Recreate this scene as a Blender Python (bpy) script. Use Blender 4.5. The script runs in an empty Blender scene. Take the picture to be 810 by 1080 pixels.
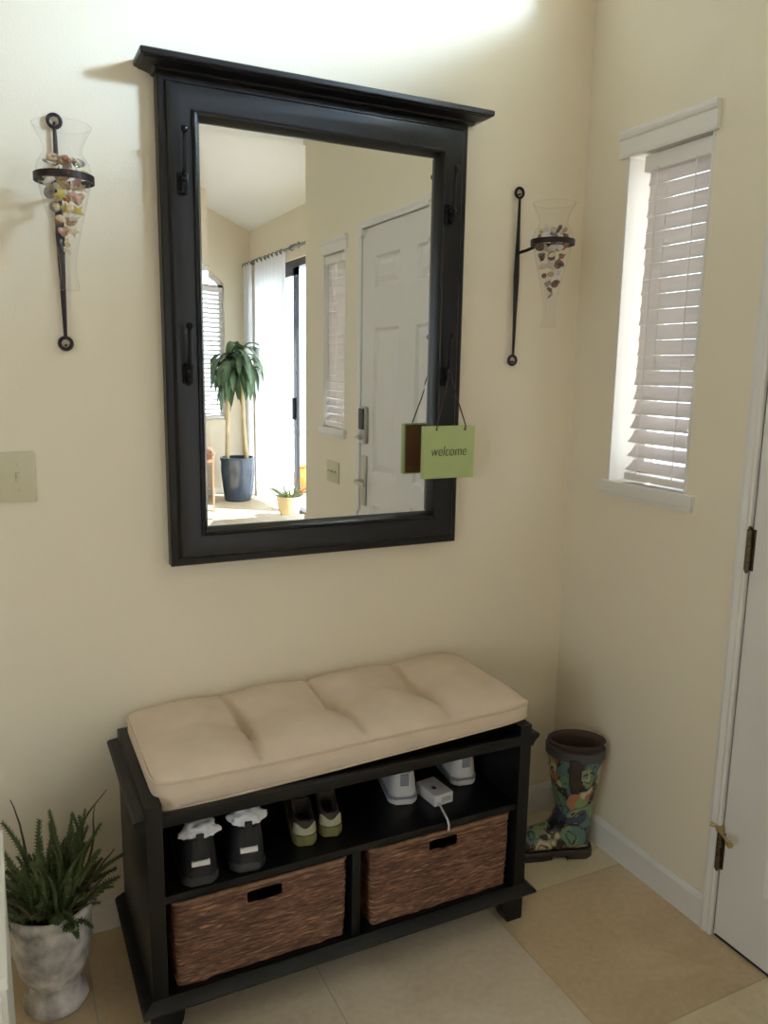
import bpy, bmesh, math, random
from mathutils import Vector, Matrix, noise as mnoise
random.seed(7)
PI = math.pi
scn = bpy.context.scene
COL = scn.collection
OFF = {}          # world offset of every parent, so parts can be modelled in world coordinates

# ------------------------------------------------------------------ materials
def nt(name):
    m = bpy.data.materials.new(name); m.use_nodes = True
    t = m.node_tree
    return m, t, t.nodes['Principled BSDF'], t.nodes['Material Output']

def mat(name, col, rough=.5, metal=0., bump=0., bscale=60., var=0., vscale=6., spec=.5, stretch=None, coat=0., bdist=.002):
    m, t, b, o = nt(name)
    b.inputs['Base Color'].default_value = (*col, 1)
    b.inputs['Roughness'].default_value = rough
    b.inputs['Metallic'].default_value = metal
    b.inputs['Specular IOR Level'].default_value = spec
    b.inputs['Coat Weight'].default_value = coat
    tc = t.nodes.new('ShaderNodeTexCoord'); src = tc.outputs['Object']
    if stretch:
        mp = t.nodes.new('ShaderNodeMapping'); mp.inputs['Scale'].default_value = stretch
        t.links.new(src, mp.inputs['Vector']); src = mp.outputs['Vector']
    if var:
        n = t.nodes.new('ShaderNodeTexNoise'); n.inputs['Scale'].default_value = vscale; n.inputs['Detail'].default_value = 5
        t.links.new(src, n.inputs['Vector'])
        r = t.nodes.new('ShaderNodeValToRGB')
        r.color_ramp.elements[0].position = .3; r.color_ramp.elements[1].position = .72
        r.color_ramp.elements[0].color = (*[c*(1-var) for c in col], 1)
        r.color_ramp.elements[1].color = (*[min(1, c*(1+var)) for c in col], 1)
        t.links.new(n.outputs['Fac'], r.inputs['Fac']); t.links.new(r.outputs['Color'], b.inputs['Base Color'])
    if bump:
        n2 = t.nodes.new('ShaderNodeTexNoise'); n2.inputs['Scale'].default_value = bscale; n2.inputs['Detail'].default_value = 3
        t.links.new(src, n2.inputs['Vector'])
        bp = t.nodes.new('ShaderNodeBump'); bp.inputs['Strength'].default_value = bump; bp.inputs['Distance'].default_value = bdist
        t.links.new(n2.outputs['Fac'], bp.inputs['Height']); t.links.new(bp.outputs['Normal'], b.inputs['Normal'])
    return m

def thin_glass(name, tint=(1, 1, 1), refl=.5):
    m, t, b, o = nt(name); t.nodes.remove(b)
    tr = t.nodes.new('ShaderNodeBsdfTransparent'); tr.inputs['Color'].default_value = (*tint, 1)
    gl = t.nodes.new('ShaderNodeBsdfGlossy'); gl.inputs['Roughness'].default_value = .03
    lw = t.nodes.new('ShaderNodeLayerWeight'); lw.inputs['Blend'].default_value = .5
    pw = t.nodes.new('ShaderNodeMath'); pw.operation = 'POWER'; pw.inputs[1].default_value = 5
    fr = t.nodes.new('ShaderNodeMath'); fr.operation = 'MULTIPLY_ADD'; fr.inputs[1].default_value = .8*refl; fr.inputs[2].default_value = .04*refl
    t.links.new(lw.outputs['Facing'], pw.inputs[0]); t.links.new(pw.outputs[0], fr.inputs[0])
    mx = t.nodes.new('ShaderNodeMixShader')
    t.links.new(fr.outputs[0], mx.inputs['Fac']); t.links.new(tr.outputs[0], mx.inputs[1]); t.links.new(gl.outputs[0], mx.inputs[2])
    t.links.new(mx.outputs[0], o.inputs['Surface'])
    return m

def sheer(name, col, trans=.5):
    m, t, b, o = nt(name); t.nodes.remove(b)
    d = t.nodes.new('ShaderNodeBsdfDiffuse'); d.inputs['Color'].default_value = (*col, 1)
    tl = t.nodes.new('ShaderNodeBsdfTranslucent'); tl.inputs['Color'].default_value = (*col, 1)
    mx = t.nodes.new('ShaderNodeMixShader'); mx.inputs['Fac'].default_value = trans
    t.links.new(d.outputs[0], mx.inputs[1]); t.links.new(tl.outputs[0], mx.inputs[2]); t.links.new(mx.outputs[0], o.inputs['Surface'])
    return m

M = {}
M['wall'] = mat('cream_wall_paint', (.815, .732, .588), .85, bump=.25, bscale=170, spec=.2)
M['ceiling'] = mat('white_ceiling_paint', (.82, .82, .81), .9, bump=.2, bscale=120, spec=.2)
M['trim'] = mat('white_trim_paint', (.76, .73, .70), .45, bump=.03, bscale=20)
M['door'] = mat('white_door_paint', (.74, .71, .69), .5, bump=.05, bscale=40)
M['cabinet'] = mat('white_cabinet_paint', (.84, .83, .78), .4)
M['black'] = mat('espresso_black_paint', (.0065, .006, .006), .36, bump=.05, bscale=30, spec=.32)
M['frame'] = mat('espresso_black_frame', (.0085, .0075, .0085), .33, bump=.04, bscale=30, spec=.38)
M['iron'] = mat('dark_wrought_iron', (.035, .024, .024), .5, metal=.6, bump=.3, bscale=90)
M['hook'] = mat('black_hook_metal', (.012, .011, .012), .3, metal=.7)
M['cushion'] = mat('oatmeal_canvas', (.71, .575, .45), .92, bump=.35, bscale=700, var=.05, vscale=14, spec=.15)
M['piping'] = mat('oatmeal_piping', (.62, .50, .38), .9, spec=.15)
M['almond'] = mat('almond_plastic', (.60, .55, .38), .35)
M['sock'] = mat('white_sock_knit', (.78, .77, .80), .95, bump=.5, bscale=260, spec=.1)
M['shoe_black'] = mat('black_shoe_nylon', (.012, .012, .015), .6, bump=.2, bscale=200)
M['shoe_sole_black'] = mat('charcoal_rubber', (.03, .03, .036), .55)
M['shoe_white'] = mat('white_shoe_leather', (.66, .64, .63), .55, bump=.1, bscale=90)
M['shoe_grey'] = mat('grey_shoe_stripe', (.25, .26, .30), .6)
M['shoe_brown'] = mat('brown_shoe_suede', (.065, .045, .035), .85)
M['shoe_olive'] = mat('olive_rubber', (.17, .155, .05), .6)
M['shoe_cream'] = mat('cream_shoe_accent', (.42, .41, .28), .6)
M['lining'] = mat('dark_lining', (.03, .028, .028), .9)
M['label_white'] = mat('white_label', (.72, .72, .72), .5)
M['label_grey'] = mat('grey_label', (.42, .42, .44), .5)
M['plastic'] = mat('white_plastic', (.66, .65, .66), .3)
M['boot_dark'] = mat('dark_brown_rubber', (.035, .024, .02), .45)
M['boot_cuff'] = mat('grey_boot_binding', (.075, .072, .068), .6)
M['boot_lining'] = mat('brown_boot_lining', (.075, .045, .035), .9, bump=.3, bscale=200)
M['steel'] = mat('buckle_steel', (.6, .6, .58), .3, metal=1)
M['bronze'] = mat('aged_bronze', (.13, .10, .06), .4, metal=.9)
M['brass'] = mat('brass', (.52, .42, .22), .35, metal=.9)
M['nickel'] = mat('satin_nickel', (.55, .53, .50), .35, metal=.9)
M['keypad'] = mat('black_keypad', (.03, .03, .035), .35)
M['green_sign'] = mat('sage_green_paint', (.43, .51, .22), .6, var=.10, vscale=9)
M['sign_wood'] = mat('raw_sign_wood', (.20, .09, .035), .7, var=.2, vscale=8)
M['ink'] = mat('dark_green_ink', (.045, .06, .02), .7)
M['cord'] = mat('brown_cord', (.06, .035, .035), .8)
M['pot_stone'] = mat('whitewashed_stone', (.56, .53, .51), .9, bump=.9, bscale=30, var=.5, vscale=20, spec=.15, bdist=.006)
M['soil'] = mat('potting_soil', (.05, .035, .02), .95, bump=.8, bscale=80)
M['leaf'] = mat('dark_green_leaf', (.115, .15, .055), .6, var=.35, vscale=18)
M['leaf_tip'] = mat('brown_stem', (.10, .075, .035), .7, var=.3, vscale=20)
M['drac'] = mat('dracaena_leaf', (.095, .165, .085), .4, var=.35, vscale=7)
M['cane'] = mat('pale_cane_bark', (.55, .45, .26), .8, bump=.6, bscale=30, var=.2)
M['blue_pot'] = mat('blue_glaze', (.045, .075, .125), .15, coat=.5, var=.2, vscale=5)
M['tan_pot'] = mat('tan_ceramic', (.52, .44, .27), .5, var=.15)
M['orange'] = mat('orange_glaze', (.75, .20, .04), .35)
M['wood'] = mat('reddish_wood', (.30, .16, .10), .5, var=.25, vscale=5, stretch=(14, 14, 1.5))
M['alu'] = mat('dark_bronze_aluminium', (.035, .035, .04), .4, metal=.5)
M['rod'] = mat('pewter_rod', (.20, .19, .19), .4, metal=.8)
M['slat'] = sheer('white_blind_slat', (.75, .70, .68), .32)
M['blind_rail'] = mat('white_blind_rail', (.80, .76, .73), .5)
M['curtain'] = sheer('white_sheer', (.90, .90, .93), .5)
M['glass'] = thin_glass('window_glass', (.96, .98, .97), .8)
M['vase'] = thin_glass('clear_vase_glass', (.985, .985, .98), .8)
M['mirror'] = mat('mirror_silver', (.90, .92, .91), .0, metal=1.0)
M['backing'] = mat('mirror_backing', (.05, .045, .04), .8)
M['patio'] = mat('patio_concrete', (.60, .60, .60), .9, bump=.3, bscale=40, var=.1)
M['stucco'] = mat('stucco', (.62, .58, .50), .95, bump=.4, bscale=60)
M['hedge'] = mat('garden_hedge', (.08, .13, .06), .8, bump=1, bscale=12, var=.4, vscale=10, bdist=.05)

def tile_mat(name, a, b, c):
    m, t, bs, o = nt(name)
    tc = t.nodes.new('ShaderNodeTexCoord')
    n = t.nodes.new('ShaderNodeTexNoise'); n.inputs['Scale'].default_value = 2.3; n.inputs['Detail'].default_value = 7; n.inputs['Distortion'].default_value = .9
    t.links.new(tc.outputs['Object'], n.inputs['Vector'])
    r = t.nodes.new('ShaderNodeValToRGB'); e = r.color_ramp.elements
    e[0].position = .32; e[0].color = (*a, 1); e[1].position = .70; e[1].color = (*c, 1)
    x = e.new(.5); x.color = (*b, 1)
    t.links.new(n.outputs['Fac'], r.inputs['Fac'])
    n2 = t.nodes.new('ShaderNodeTexNoise'); n2.inputs['Scale'].default_value = 60; n2.inputs['Detail'].default_value = 4
    t.links.new(tc.outputs['Object'], n2.inputs['Vector'])
    mx = t.nodes.new('ShaderNodeMixRGB'); mx.blend_type = 'OVERLAY'; mx.inputs['Fac'].default_value = .18
    t.links.new(r.outputs['Color'], mx.inputs['Color1']); t.links.new(n2.outputs['Fac'], mx.inputs['Color2'])
    t.links.new(mx.outputs['Color'], bs.inputs['Base Color'])
    bs.inputs['Roughness'].default_value = .42; bs.inputs['Specular IOR Level'].default_value = .35
    bp = t.nodes.new('ShaderNodeBump'); bp.inputs['Strength'].default_value = .12; bp.inputs['Distance'].default_value = .002
    t.links.new(n2.outputs['Fac'], bp.inputs['Height']); t.links.new(bp.outputs['Normal'], bs.inputs['Normal'])
    return m
M['tile_pale'] = tile_mat('pale_travertine', (.56, .465, .35), (.65, .55, .425), (.71, .615, .485))
M['tile_gold'] = tile_mat('golden_travertine', (.50, .37, .23), (.59, .45, .29), (.65, .525, .355))
M['tile_cream'] = tile_mat('cream_travertine', (.58, .48, .32), (.68, .58, .40), (.74, .65, .47))
M['grout'] = mat('grout', (.46, .40, .31), .9)

def basket_mat():
    m, t, b, o = nt('woven_seagrass')
    tc = t.nodes.new('ShaderNodeTexCoord'); mp = t.nodes.new('ShaderNodeMapping'); mp.inputs['Scale'].default_value = (13, 13, 170)
    t.links.new(tc.outputs['Object'], mp.inputs['Vector'])
    n = t.nodes.new('ShaderNodeTexNoise'); n.inputs['Scale'].default_value = 1.5; n.inputs['Detail'].default_value = 7; n.inputs['Roughness'].default_value = .62; n.inputs['Distortion'].default_value = .7
    t.links.new(mp.outputs['Vector'], n.inputs['Vector'])
    r = t.nodes.new('ShaderNodeValToRGB'); e = r.color_ramp.elements
    e[0].position = .34; e[0].color = (.03, .010, .006, 1); e[1].position = .68; e[1].color = (.40, .22, .12, 1)
    x = e.new(.5); x.color = (.15, .062, .035, 1)
    t.links.new(n.outputs['Fac'], r.inputs['Fac']); t.links.new(r.outputs['Color'], b.inputs['Base Color'])
    b.inputs['Roughness'].default_value = .6
    return m
M['basket'] = basket_mat()
M['basket_rim'] = mat('seagrass_rim', (.24, .13, .07), .6, var=.45, vscale=3, stretch=(14, 14, 60))

def paisley_mat():
    m, t, b, o = nt('paisley_rubber')
    N = t.nodes.new; L = t.links.new
    tc = N('ShaderNodeTexCoord')
    ns = N('ShaderNodeTexNoise'); ns.inputs['Scale'].default_value = 14; ns.inputs['Detail'].default_value = 1
    L(tc.outputs['Object'], ns.inputs['Vector'])
    mx = N('ShaderNodeMixRGB'); mx.blend_type = 'LINEAR_LIGHT'; mx.inputs['Fac'].default_value = .045
    L(tc.outputs['Object'], mx.inputs['Color1']); L(ns.outputs['Color'], mx.inputs['Color2'])
    v = N('ShaderNodeTexVoronoi'); v.inputs['Scale'].default_value = 19; L(mx.outputs['Color'], v.inputs['Vector'])
    sep = N('ShaderNodeSeparateColor'); L(v.outputs['Color'], sep.inputs['Color'])
    pal = N('ShaderNodeValToRGB'); pal.color_ramp.interpolation = 'CONSTANT'
    cols = [(0, (.15, .27, .17)), (.16, (.50, .50, .26)), (.32, (.36, .075, .04)), (.42, (.10, .19, .18)), (.54, (.56, .50, .33)), (.70, (.22, .32, .14)), (.82, (.42, .17, .08)), (.92, (.05, .06, .13))]
    e = pal.color_ramp.elements
    e[0].position = 0; e[0].color = (*cols[0][1], 1); e[1].position = cols[1][0]; e[1].color = (*cols[1][1], 1)
    for p, c in cols[2:]:
        x = e.new(p); x.color = (*c, 1)
    L(sep.outputs['Red'], pal.inputs['Fac'])
    # concentric outlines inside each teardrop
    ring = N('ShaderNodeValToRGB'); ring.color_ramp.interpolation = 'CONSTANT'
    e = ring.color_ramp.elements
    e[0].position = 0; e[0].color = (1, 1, 1, 1); e[1].position = .24; e[1].color = (0, 0, 0, 1)
    for p, c in ((.31, 1), (.56, .5), (.62, 0)):
        x = e.new(p); x.color = (c, c, c, 1)
    mul = N('ShaderNodeMath'); mul.operation = 'MULTIPLY'; mul.inputs[1].default_value = 1.0
    L(v.outputs['Distance'], mul.inputs[0]); L(mul.outputs[0], ring.inputs['Fac'])
    v2 = N('ShaderNodeTexVoronoi'); v2.inputs['Scale'].default_value = 85; L(mx.outputs['Color'], v2.inputs['Vector'])
    dots = N('ShaderNodeValToRGB'); dots.color_ramp.interpolation = 'CONSTANT'
    e = dots.color_ramp.elements; e[0].color = (.33, .31, .17, 1); e[1].position = .25; e[1].color = (.016, .014, .014, 1)
    L(v2.outputs['Distance'], dots.inputs['Fac'])
    out = N('ShaderNodeMixRGB'); L(ring.outputs['Color'], out.inputs['Fac']); L(dots.outputs['Color'], out.inputs['Color1']); L(pal.outputs['Color'], out.inputs['Color2'])
    L(out.outputs['Color'], b.inputs['Base Color'])
    b.inputs['Roughness'].default_value = .3
    return m
M['paisley'] = paisley_mat()

# ------------------------------------------------------------------ mesh builder
class MB:
    def __init__(s): s.bm = bmesh.new(); s.mi = 0
    def face(s, vs):
        try:
            f = s.bm.faces.new(vs); f.material_index = s.mi; return f
        except ValueError:
            return None
    def box(s, x0, x1, y0, y1, z0, z1, bev=0.):
        x0, x1 = sorted((x0, x1)); y0, y1 = sorted((y0, y1)); z0, z1 = sorted((z0, z1))
        if bev > 0:
            t = bmesh.new()
            MB._cube(t, x0, x1, y0, y1, z0, z1)
            bmesh.ops.bevel(t, geom=t.edges[:], offset=bev, segments=2, affect='EDGES', profile=.6)
            s.merge(t); t.free()
        else:
            MB._cube(s.bm, x0, x1, y0, y1, z0, z1, s.mi)
        return s
    @staticmethod
    def _cube(bm, x0, x1, y0, y1, z0, z1, mi=0):
        v = [bm.verts.new((x, y, z)) for x in (x0, x1) for y in (y0, y1) for z in (z0, z1)]
        for q in ((0, 1, 3, 2), (4, 6, 7, 5), (0, 4, 5, 1), (2, 3, 7, 6), (0, 2, 6, 4), (1, 5, 7, 3)):
            f = bm.faces.new([v[i] for i in q]); f.material_index = mi
    def merge(s, t, mtx=None):
        mp = {}
        for v in t.verts: mp[v] = s.bm.verts.new(mtx @ v.co if mtx else v.co)
        for f in t.faces:
            nf = s.face([mp[v] for v in f.verts])
            if nf: nf.smooth = f.smooth
    def loft(s, rings, cap0=True, cap1=True, closed=True):
        R = [[s.bm.verts.new(p) for p in r] for r in rings]
        n = len(R[0])
        for a, b in zip(R, R[1:]):
            for i in range(n if closed else n-1):
                j = (i+1) % n
                s.face([a[i], a[j], b[j], b[i]])
        if cap0: s.face(R[0][::-1])
        if cap1: s.face(R[-1])
        return s
    def tube(s, pts, r, n=10, caps=True, flat=1.0):
        pts = [Vector(p) for p in pts]
        if not hasattr(r, '__len__'): r = [r]*len(pts)
        rings = []; up = None
        for i, p in enumerate(pts):
            a = pts[max(0, i-1)]; b = pts[min(len(pts)-1, i+1)]
            d = (b-a).normalized()
            if up is None:
                up = Vector((0, 0, 1)) if abs(d.z) < .9 else Vector((1, 0, 0))
            u = (up - d*up.dot(d)).normalized(); w = d.cross(u); up = u
            rings.append([p + (u*math.cos(k*2*PI/n) + w*flat*math.sin(k*2*PI/n))*r[i] for k in range(n)])
        return s.loft(rings, caps, caps)
    def lathe(s, prof, c, n=40, cap0=False, cap1=False, wob=0.):
        rings = []
        for (r, z) in prof:
            rings.append([(c[0]+r*math.cos(k*2*PI/n), c[1]+r*math.sin(k*2*PI/n), c[2]+z) for k in range(n)])
        return s.loft(rings, cap0, cap1)
    def ball(s, c, r, sub=2, sc=(1, 1, 1)):
        t = bmesh.new(); bmesh.ops.create_icosphere(t, subdivisions=sub, radius=1)
        for v in t.verts: v.co = Vector((c[0]+v.co.x*r*sc[0], c[1]+v.co.y*r*sc[1], c[2]+v.co.z*r*sc[2]))
        s.merge(t); t.free(); return s
    def torus(s, c, R, r, axis='z', n=32, m=10, sz=1.0):
        rings = []
        for i in range(n):
            a = i*2*PI/n; ring = []
            for k in range(m):
                b = k*2*PI/m; rr = R + r*math.cos(b); h = r*sz*math.sin(b)
                x, y = rr*math.cos(a), rr*math.sin(a)
                p = {'z': (x, y, h), 'y': (x, h, y), 'x': (h, x, y)}[axis]
                ring.append((c[0]+p[0], c[1]+p[1], c[2]+p[2]))
            rings.append(ring)
        rings.append(rings[0]); return s.loft(rings, False, False)
    def prism(s, poly, axis, a, b):
        def P(p, t):
            return {'x': (t, p[0], p[1]), 'y': (p[0], t, p[1]), 'z': (p[0], p[1], t)}[axis]
        return s.loft([[P(p, a) for p in poly], [P(p, b) for p in poly]])
    def grid(s, fn, nu, nv):
        V = [[s.bm.verts.new(fn(i/nu, j/nv)) for j in range(nv+1)] for i in range(nu+1)]
        for i in range(nu):
            for j in range(nv): s.face([V[i][j], V[i+1][j], V[i+1][j+1], V[i][j+1]])
        return s

def obj(name, mb, m, parent=None, smooth=None, weld=True, solid=0., sub=0):
    bm = mb.bm
    if weld: bmesh.ops.remove_doubles(bm, verts=bm.verts, dist=1e-5)
    bmesh.ops.recalc_face_normals(bm, faces=bm.faces)
    off = OFF.get(parent.name, Vector()) if parent else None
    if off is not None: bmesh.ops.translate(bm, verts=bm.verts, vec=-off)
    me = bpy.data.meshes.new(name); bm.to_mesh(me); bm.free()
    for x in (m if isinstance(m, (list, tuple)) else [m]): me.materials.append(x)
    o = bpy.data.objects.new(name, me); COL.objects.link(o)
    if parent: o.parent = parent; OFF[o.name] = off.copy()
    if smooth is not None:
        me.polygons.foreach_set('use_smooth', [True]*len(me.polygons))
        if smooth < 3.1:
            try: me.set_sharp_from_angle(angle=smooth)
            except Exception: pass
    if solid:
        md = o.modifiers.new('thickness', 'SOLIDIFY'); md.thickness = solid; md.offset = -1
    if sub:
        md = o.modifiers.new('smooth', 'SUBSURF'); md.levels = sub; md.render_levels = sub
    return o

def tag(o, label, cat, group=None):
    o['label'] = label; o['category'] = cat
    if group: o['group'] = group
    return o
def thing(name, label, cat, loc, group=None):
    o = bpy.data.objects.new(name, None); COL.objects.link(o); o.location = loc
    o.empty_display_size = .05
    OFF[o.name] = Vector(loc)
    return tag(o, label, cat, group)
def struct(name, mb, m, parent=None, **k):
    o = obj(name, mb, m, parent, **k); o['kind'] = 'structure'; return o
def sroot(name, loc):
    o = bpy.data.objects.new(name, None); COL.objects.link(o); o.location = loc; OFF[o.name] = Vector(loc); o['kind'] = 'structure'; return o
SM = math.radians(40)

# ------------------------------------------------------------------ the room
XC, YF, YE, XL = 1.08, -7.05, -2.385, -5.0      # curtain wall, far wall, end of entry wall, left wall
T = .14
struct('wall_back', MB().box(XL-T, T, 0, T, -.05, 4.6), M['wall'])
# right wall with door, two narrow windows and a clerestory
WY = [(-.472, -.175), (-2.12, -1.823)]
WZ = (1.128, 2.026)
DY = (-1.610, -.688); DZ = 2.078
CY, CZ = (-1.53, -.42), (2.50, 3.08)
def wall_x(name, x0, x1, ya, yb, z1, holes, m):
    """wall in a x=const plane, tiled into boxes around rectangular holes (y0,y1,z0,z1)"""
    ys = sorted({ya, yb, *[h[0] for h in holes], *[h[1] for h in holes]})
    mb = MB()
    for a, b in zip(ys, ys[1:]):
        hs = sorted([h for h in holes if h[0] <= a+1e-6 and h[1] >= b-1e-6], key=lambda h: h[2])
        z = -.05
        for h in hs:
            if h[2] > z+1e-4: mb.box(x0, x1, a, b, z, h[2])
            z = h[3]
        if z < z1: mb.box(x0, x1, a, b, z, z1)
    return struct(name, mb, m)
wall_x('wall_right', 0, T, YE, 0, 3.6,
       [(WY[0][0], WY[0][1], *WZ), (WY[1][0], WY[1][1], *WZ), (DY[0], DY[1], -.05, DZ), (CY[0], CY[1], *CZ)], M['wall'])
struct('wall_front_right', MB().box(T, XC+T, YE-.0, YE+T, -.05, 3.4), M['wall'])
SY = (-6.92, -3.55); SZ = 2.47
wall_x('wall_far_right', XC, XC+T, YF, YE, 3.4, [(SY[0], SY[1], -.05, SZ)], M['wall'])
LW = (-4.6, -2.2, .75, 2.35)
wall_x('wall_left', XL-T, XL, YF-T, 0, 3.3, [LW], M['wall'])
# far wall with arched window
AX0, AX1, AZ0, AZS, AZT = -.25, .785, .85, 2.30, 2.52
mb = MB()
mb.box(XL-T, AX0, YF-T, YF, -.05, 4.6); mb.box(AX1, XC+T, YF-T, YF, -.05, 4.6)
mb.box(AX0, AX1, YF-T, YF, -.05, AZ0); mb.box(AX0, AX1, YF-T, YF, AZT, 4.6)
acx = (AX0+AX1)/2; aw = (AX1-AX0)/2
arc = [(acx+aw*math.cos(a), AZS+(AZT-AZS)*math.sin(a)) for a in [PI*k/16 for k in range(17)]]
for k in range(16):
    p, q = arc[k], arc[k+1]
    mb.prism([(p[0], p[1]), (p[0], AZT), (q[0], AZT), (q[0], q[1])], 'y', YF-T, YF)
struct('wall_far', mb, M['wall'])
# vaulted ceiling: rises from the right, falls to the left
def ceil_z(x): return 2.924 + (XC-x)*.44 if x > -2. else 4.279 - (-2.-x)*.44
mb = MB()
e = 1.62
mb.prism([(XC+.75, ceil_z(XC+.75)), (-2, ceil_z(-2)), (-2, ceil_z(-2)+.15), (XC+.75, ceil_z(XC+.75)+.15)], 'y', .2, YF-.2)  # slab runs on past the wall as an added eave against high sun
mb.prism([(-2, ceil_z(-2)), (XL-.6, ceil_z(XL-.6)), (XL-.6, ceil_z(XL-.6)+.15), (-2, ceil_z(-2)+.15)], 'y', .2, YF-.2)
struct('ceiling', mb, M['ceiling'])
# floor: travertine tiles
mb = MB(); g = .0016
random.seed(3)
xs = [-.482+.5*k for k in range(-10, 4)]; ys = [-.352-.5*k for k in range(-1, 14)]
special = {(-.482, -.352): 1, (-.482, .148): 2, (-.482, -.852): 2, (-.982, -.352): 0, (-1.482, -.352): 0, (-.982, -.852): 0, (-1.482, .148): 1, (-1.982, -.352): 1, (-.982, .148): 1, (-1.982, .148): 1}
for x in xs:
    for y in ys:
        mi = special.get((round(x, 3), round(y, 3)))
        if mi is None: mi = random.choice((0, 1, 2, 2))
        mb.mi = mi
        v = [mb.bm.verts.new(p) for p in ((x+g, y-.5+g, 0), (x+.5-g, y-.5+g, 0), (x+.5-g, y-g, 0), (x+g, y-g, 0))]
        mb.face(v)
mb.mi = 3
mb.box(XL-T, XC+T, YF-T, T, -.05, -.0012)
struct('floor', mb, [M['tile_pale'], M['tile_gold'], M['tile_cream'], M['grout']], weld=False)

# baseboards
def base_prof(d): return [(0, 0), (-d, 0), (-d, .074), (-d*.75, .080), (-d*.45, .086), (-d*.3, .088), (0, .088)]
mb = MB(); mb.prism([(y, z) for y, z in base_prof(.012)], 'x', XL, 0); struct('baseboard_back', mb, M['trim'])
mb = MB(); P = base_prof(.012)
mb.prism(P, 'y', -.012, -.656); struct('baseboard_right', mb, M['trim'])
mb = MB(); mb.prism(P, 'y', -1.644, YE); struct('baseboard_right_end', mb, M['trim'])
mb = MB(); mb.prism([(XC+p[0], p[1]) for p in P], 'y', -3.45, YE); struct('baseboard_far_right', mb, M['trim'])
mb = MB(); mb.prism([(YF-p[0], p[1]) for p in P], 'x', XL, XC); struct('baseboard_far', mb, M['trim'])

# door casing
mb = MB(); cw = .032; d = .016
y0, y1 = DY[0]-.002, DY[1]+.002
def casing_loop(mb, ya, yb, zt, w, d):
    prof = [(0, 0), (0, -d*.72), (w*.15, -d*.9), (w*.35, -d*.8), (w*.75, -d), (w, -d*.9), (w, 0)]
    pathc = [((ya, 0), (-1, 0)), ((ya, zt), (-1, 1)), ((yb, zt), (1, 1)), ((yb, 0), (1, 0))]
    rings = []
    for (p, n) in pathc:
        rings.append([(x, p[0]+n[0]*o, p[1]+n[1]*o) for o, x in prof])
    mb.loft(rings)
casing_loop(mb, y0, y1, DZ+.002, cw, d)
mb.box(0, T, DY[0]-.002, DY[0]+.003, 0, DZ); mb.box(0, T, DY[1]-.003, DY[1]+.002, 0, DZ); mb.box(0, T, DY[0], DY[1], DZ-.003, DZ+.002)
struct('trim_1', mb, M['trim'])
struct('trim_2', MB().box(-.0, T, DY[0], DY[1], -.04, .004), M['alu'])   # threshold

# door slab with six panels
door = sroot('door_1', (0, (DY[0]+DY[1])/2, 0))
ya, yb = DY[0]+.004, DY[1]-.005
cols = [(-1.475, -1.225), (-1.07, -.82)]; rows = [(1.80, 1.945), (.955, 1.625), (.20, .80)]
dx0, dx1 = -.006, .038
mb = MB()
ysd = sorted([ya, yb]+[c for p in cols for c in p]); zsd = sorted([.012, DZ-.006]+[c for p in rows for c in p])
for a, b in zip(ysd, ysd[1:]):
    for c, e2 in zip(zsd, zsd[1:]):
        hole = any(abs(a-p[0]) < 1e-5 for p in cols) and any(abs(c-r[0]) < 1e-5 for r in rows)
        mb.box(dx0 if not hole else dx0+.012, dx1, a, b, c, e2)
struct('door_slab', mb, M['door'], door)
for cpair in cols:
    for r in rows:
        mb = MB(); x = dx0+.0125
        def rect(i, xx): return [(xx, cpair[0]+i, r[0]+i), (xx, cpair[1]-i, r[0]+i), (xx, cpair[1]-i, r[1]-i), (xx, cpair[0]+i, r[1]-i)]
        mb.loft([rect(0, x), rect(0, dx0+.001), rect(.012, x-.002), rect(.022, x-.002), rect(.045, dx0+.002), rect(.05, dx0+.0015)], True, True)
        struct('door_panel', mb, M['door'], door)
for hz in (.245, 1.03, 1.83):
    mb = MB(); hy = DY[1]-.001
    for k in range(5): mb.tube([(-.014, hy, hz-.05+k*.02+.0008), (-.014, hy, hz-.03+k*.02-.0008)], .0068, 12)
    mb.ball((-.014, hy, hz+.053), .0058, 1); mb.ball((-.014, hy, hz-.053), .005, 1)
    mb.box(-.0085, -.004, hy-.012, hy+.012, hz-.05, hz+.05)
    struct('hinge', mb, M['bronze'], door, smooth=SM)
mb = MB(); hz = .245
mb.tube([(-.014, DY[1]-.001, hz+.054), (-.014, DY[1]-.001, hz+.066)], .011, 14)
mb.tube([(-.014, DY[1]+.014, hz+.060), (-.03, DY[1]-.02, hz+.060), (-.044, DY[1]-.052, hz+.058)], .0042, 10)
mb.tube([(-.044, DY[1]-.052, hz+.058), (-.048, DY[1]-.060, hz+.0575)], .009, 12)
mb.tube([(-.014, DY[1]+.01, hz+.060), (-.018, DY[1]+.026, hz+.061)], [.004, .0065], 10)
struct('door_stop', mb, M['brass'], door, smooth=SM)
ky = -1.555
mb = MB(); mb.box(-.028, -.006, ky-.034, ky+.034, 1.085, 1.265, .012); struct('deadbolt_housing', mb, M['nickel'], door, smooth=SM)
mb = MB(); mb.box(-.034, -.027, ky-.027, ky+.027, 1.155, 1.255, .003); struct('keypad', mb, M['keypad'], door, smooth=SM)
mb = MB(); mb.tube([(-.028, ky, 1.118), (-.046, ky, 1.118)], .012, 16); mb.box(-.056, -.044, ky-.02, ky+.02, 1.112, 1.124, .003); struct('deadbolt_turn', mb, M['nickel'], door, smooth=SM)
mb = MB(); mb.box(-.018, -.006, ky-.024, ky+.024, .785, 1.03, .005); struct('handle_plate', mb, M['nickel'], door, smooth=SM)
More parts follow.
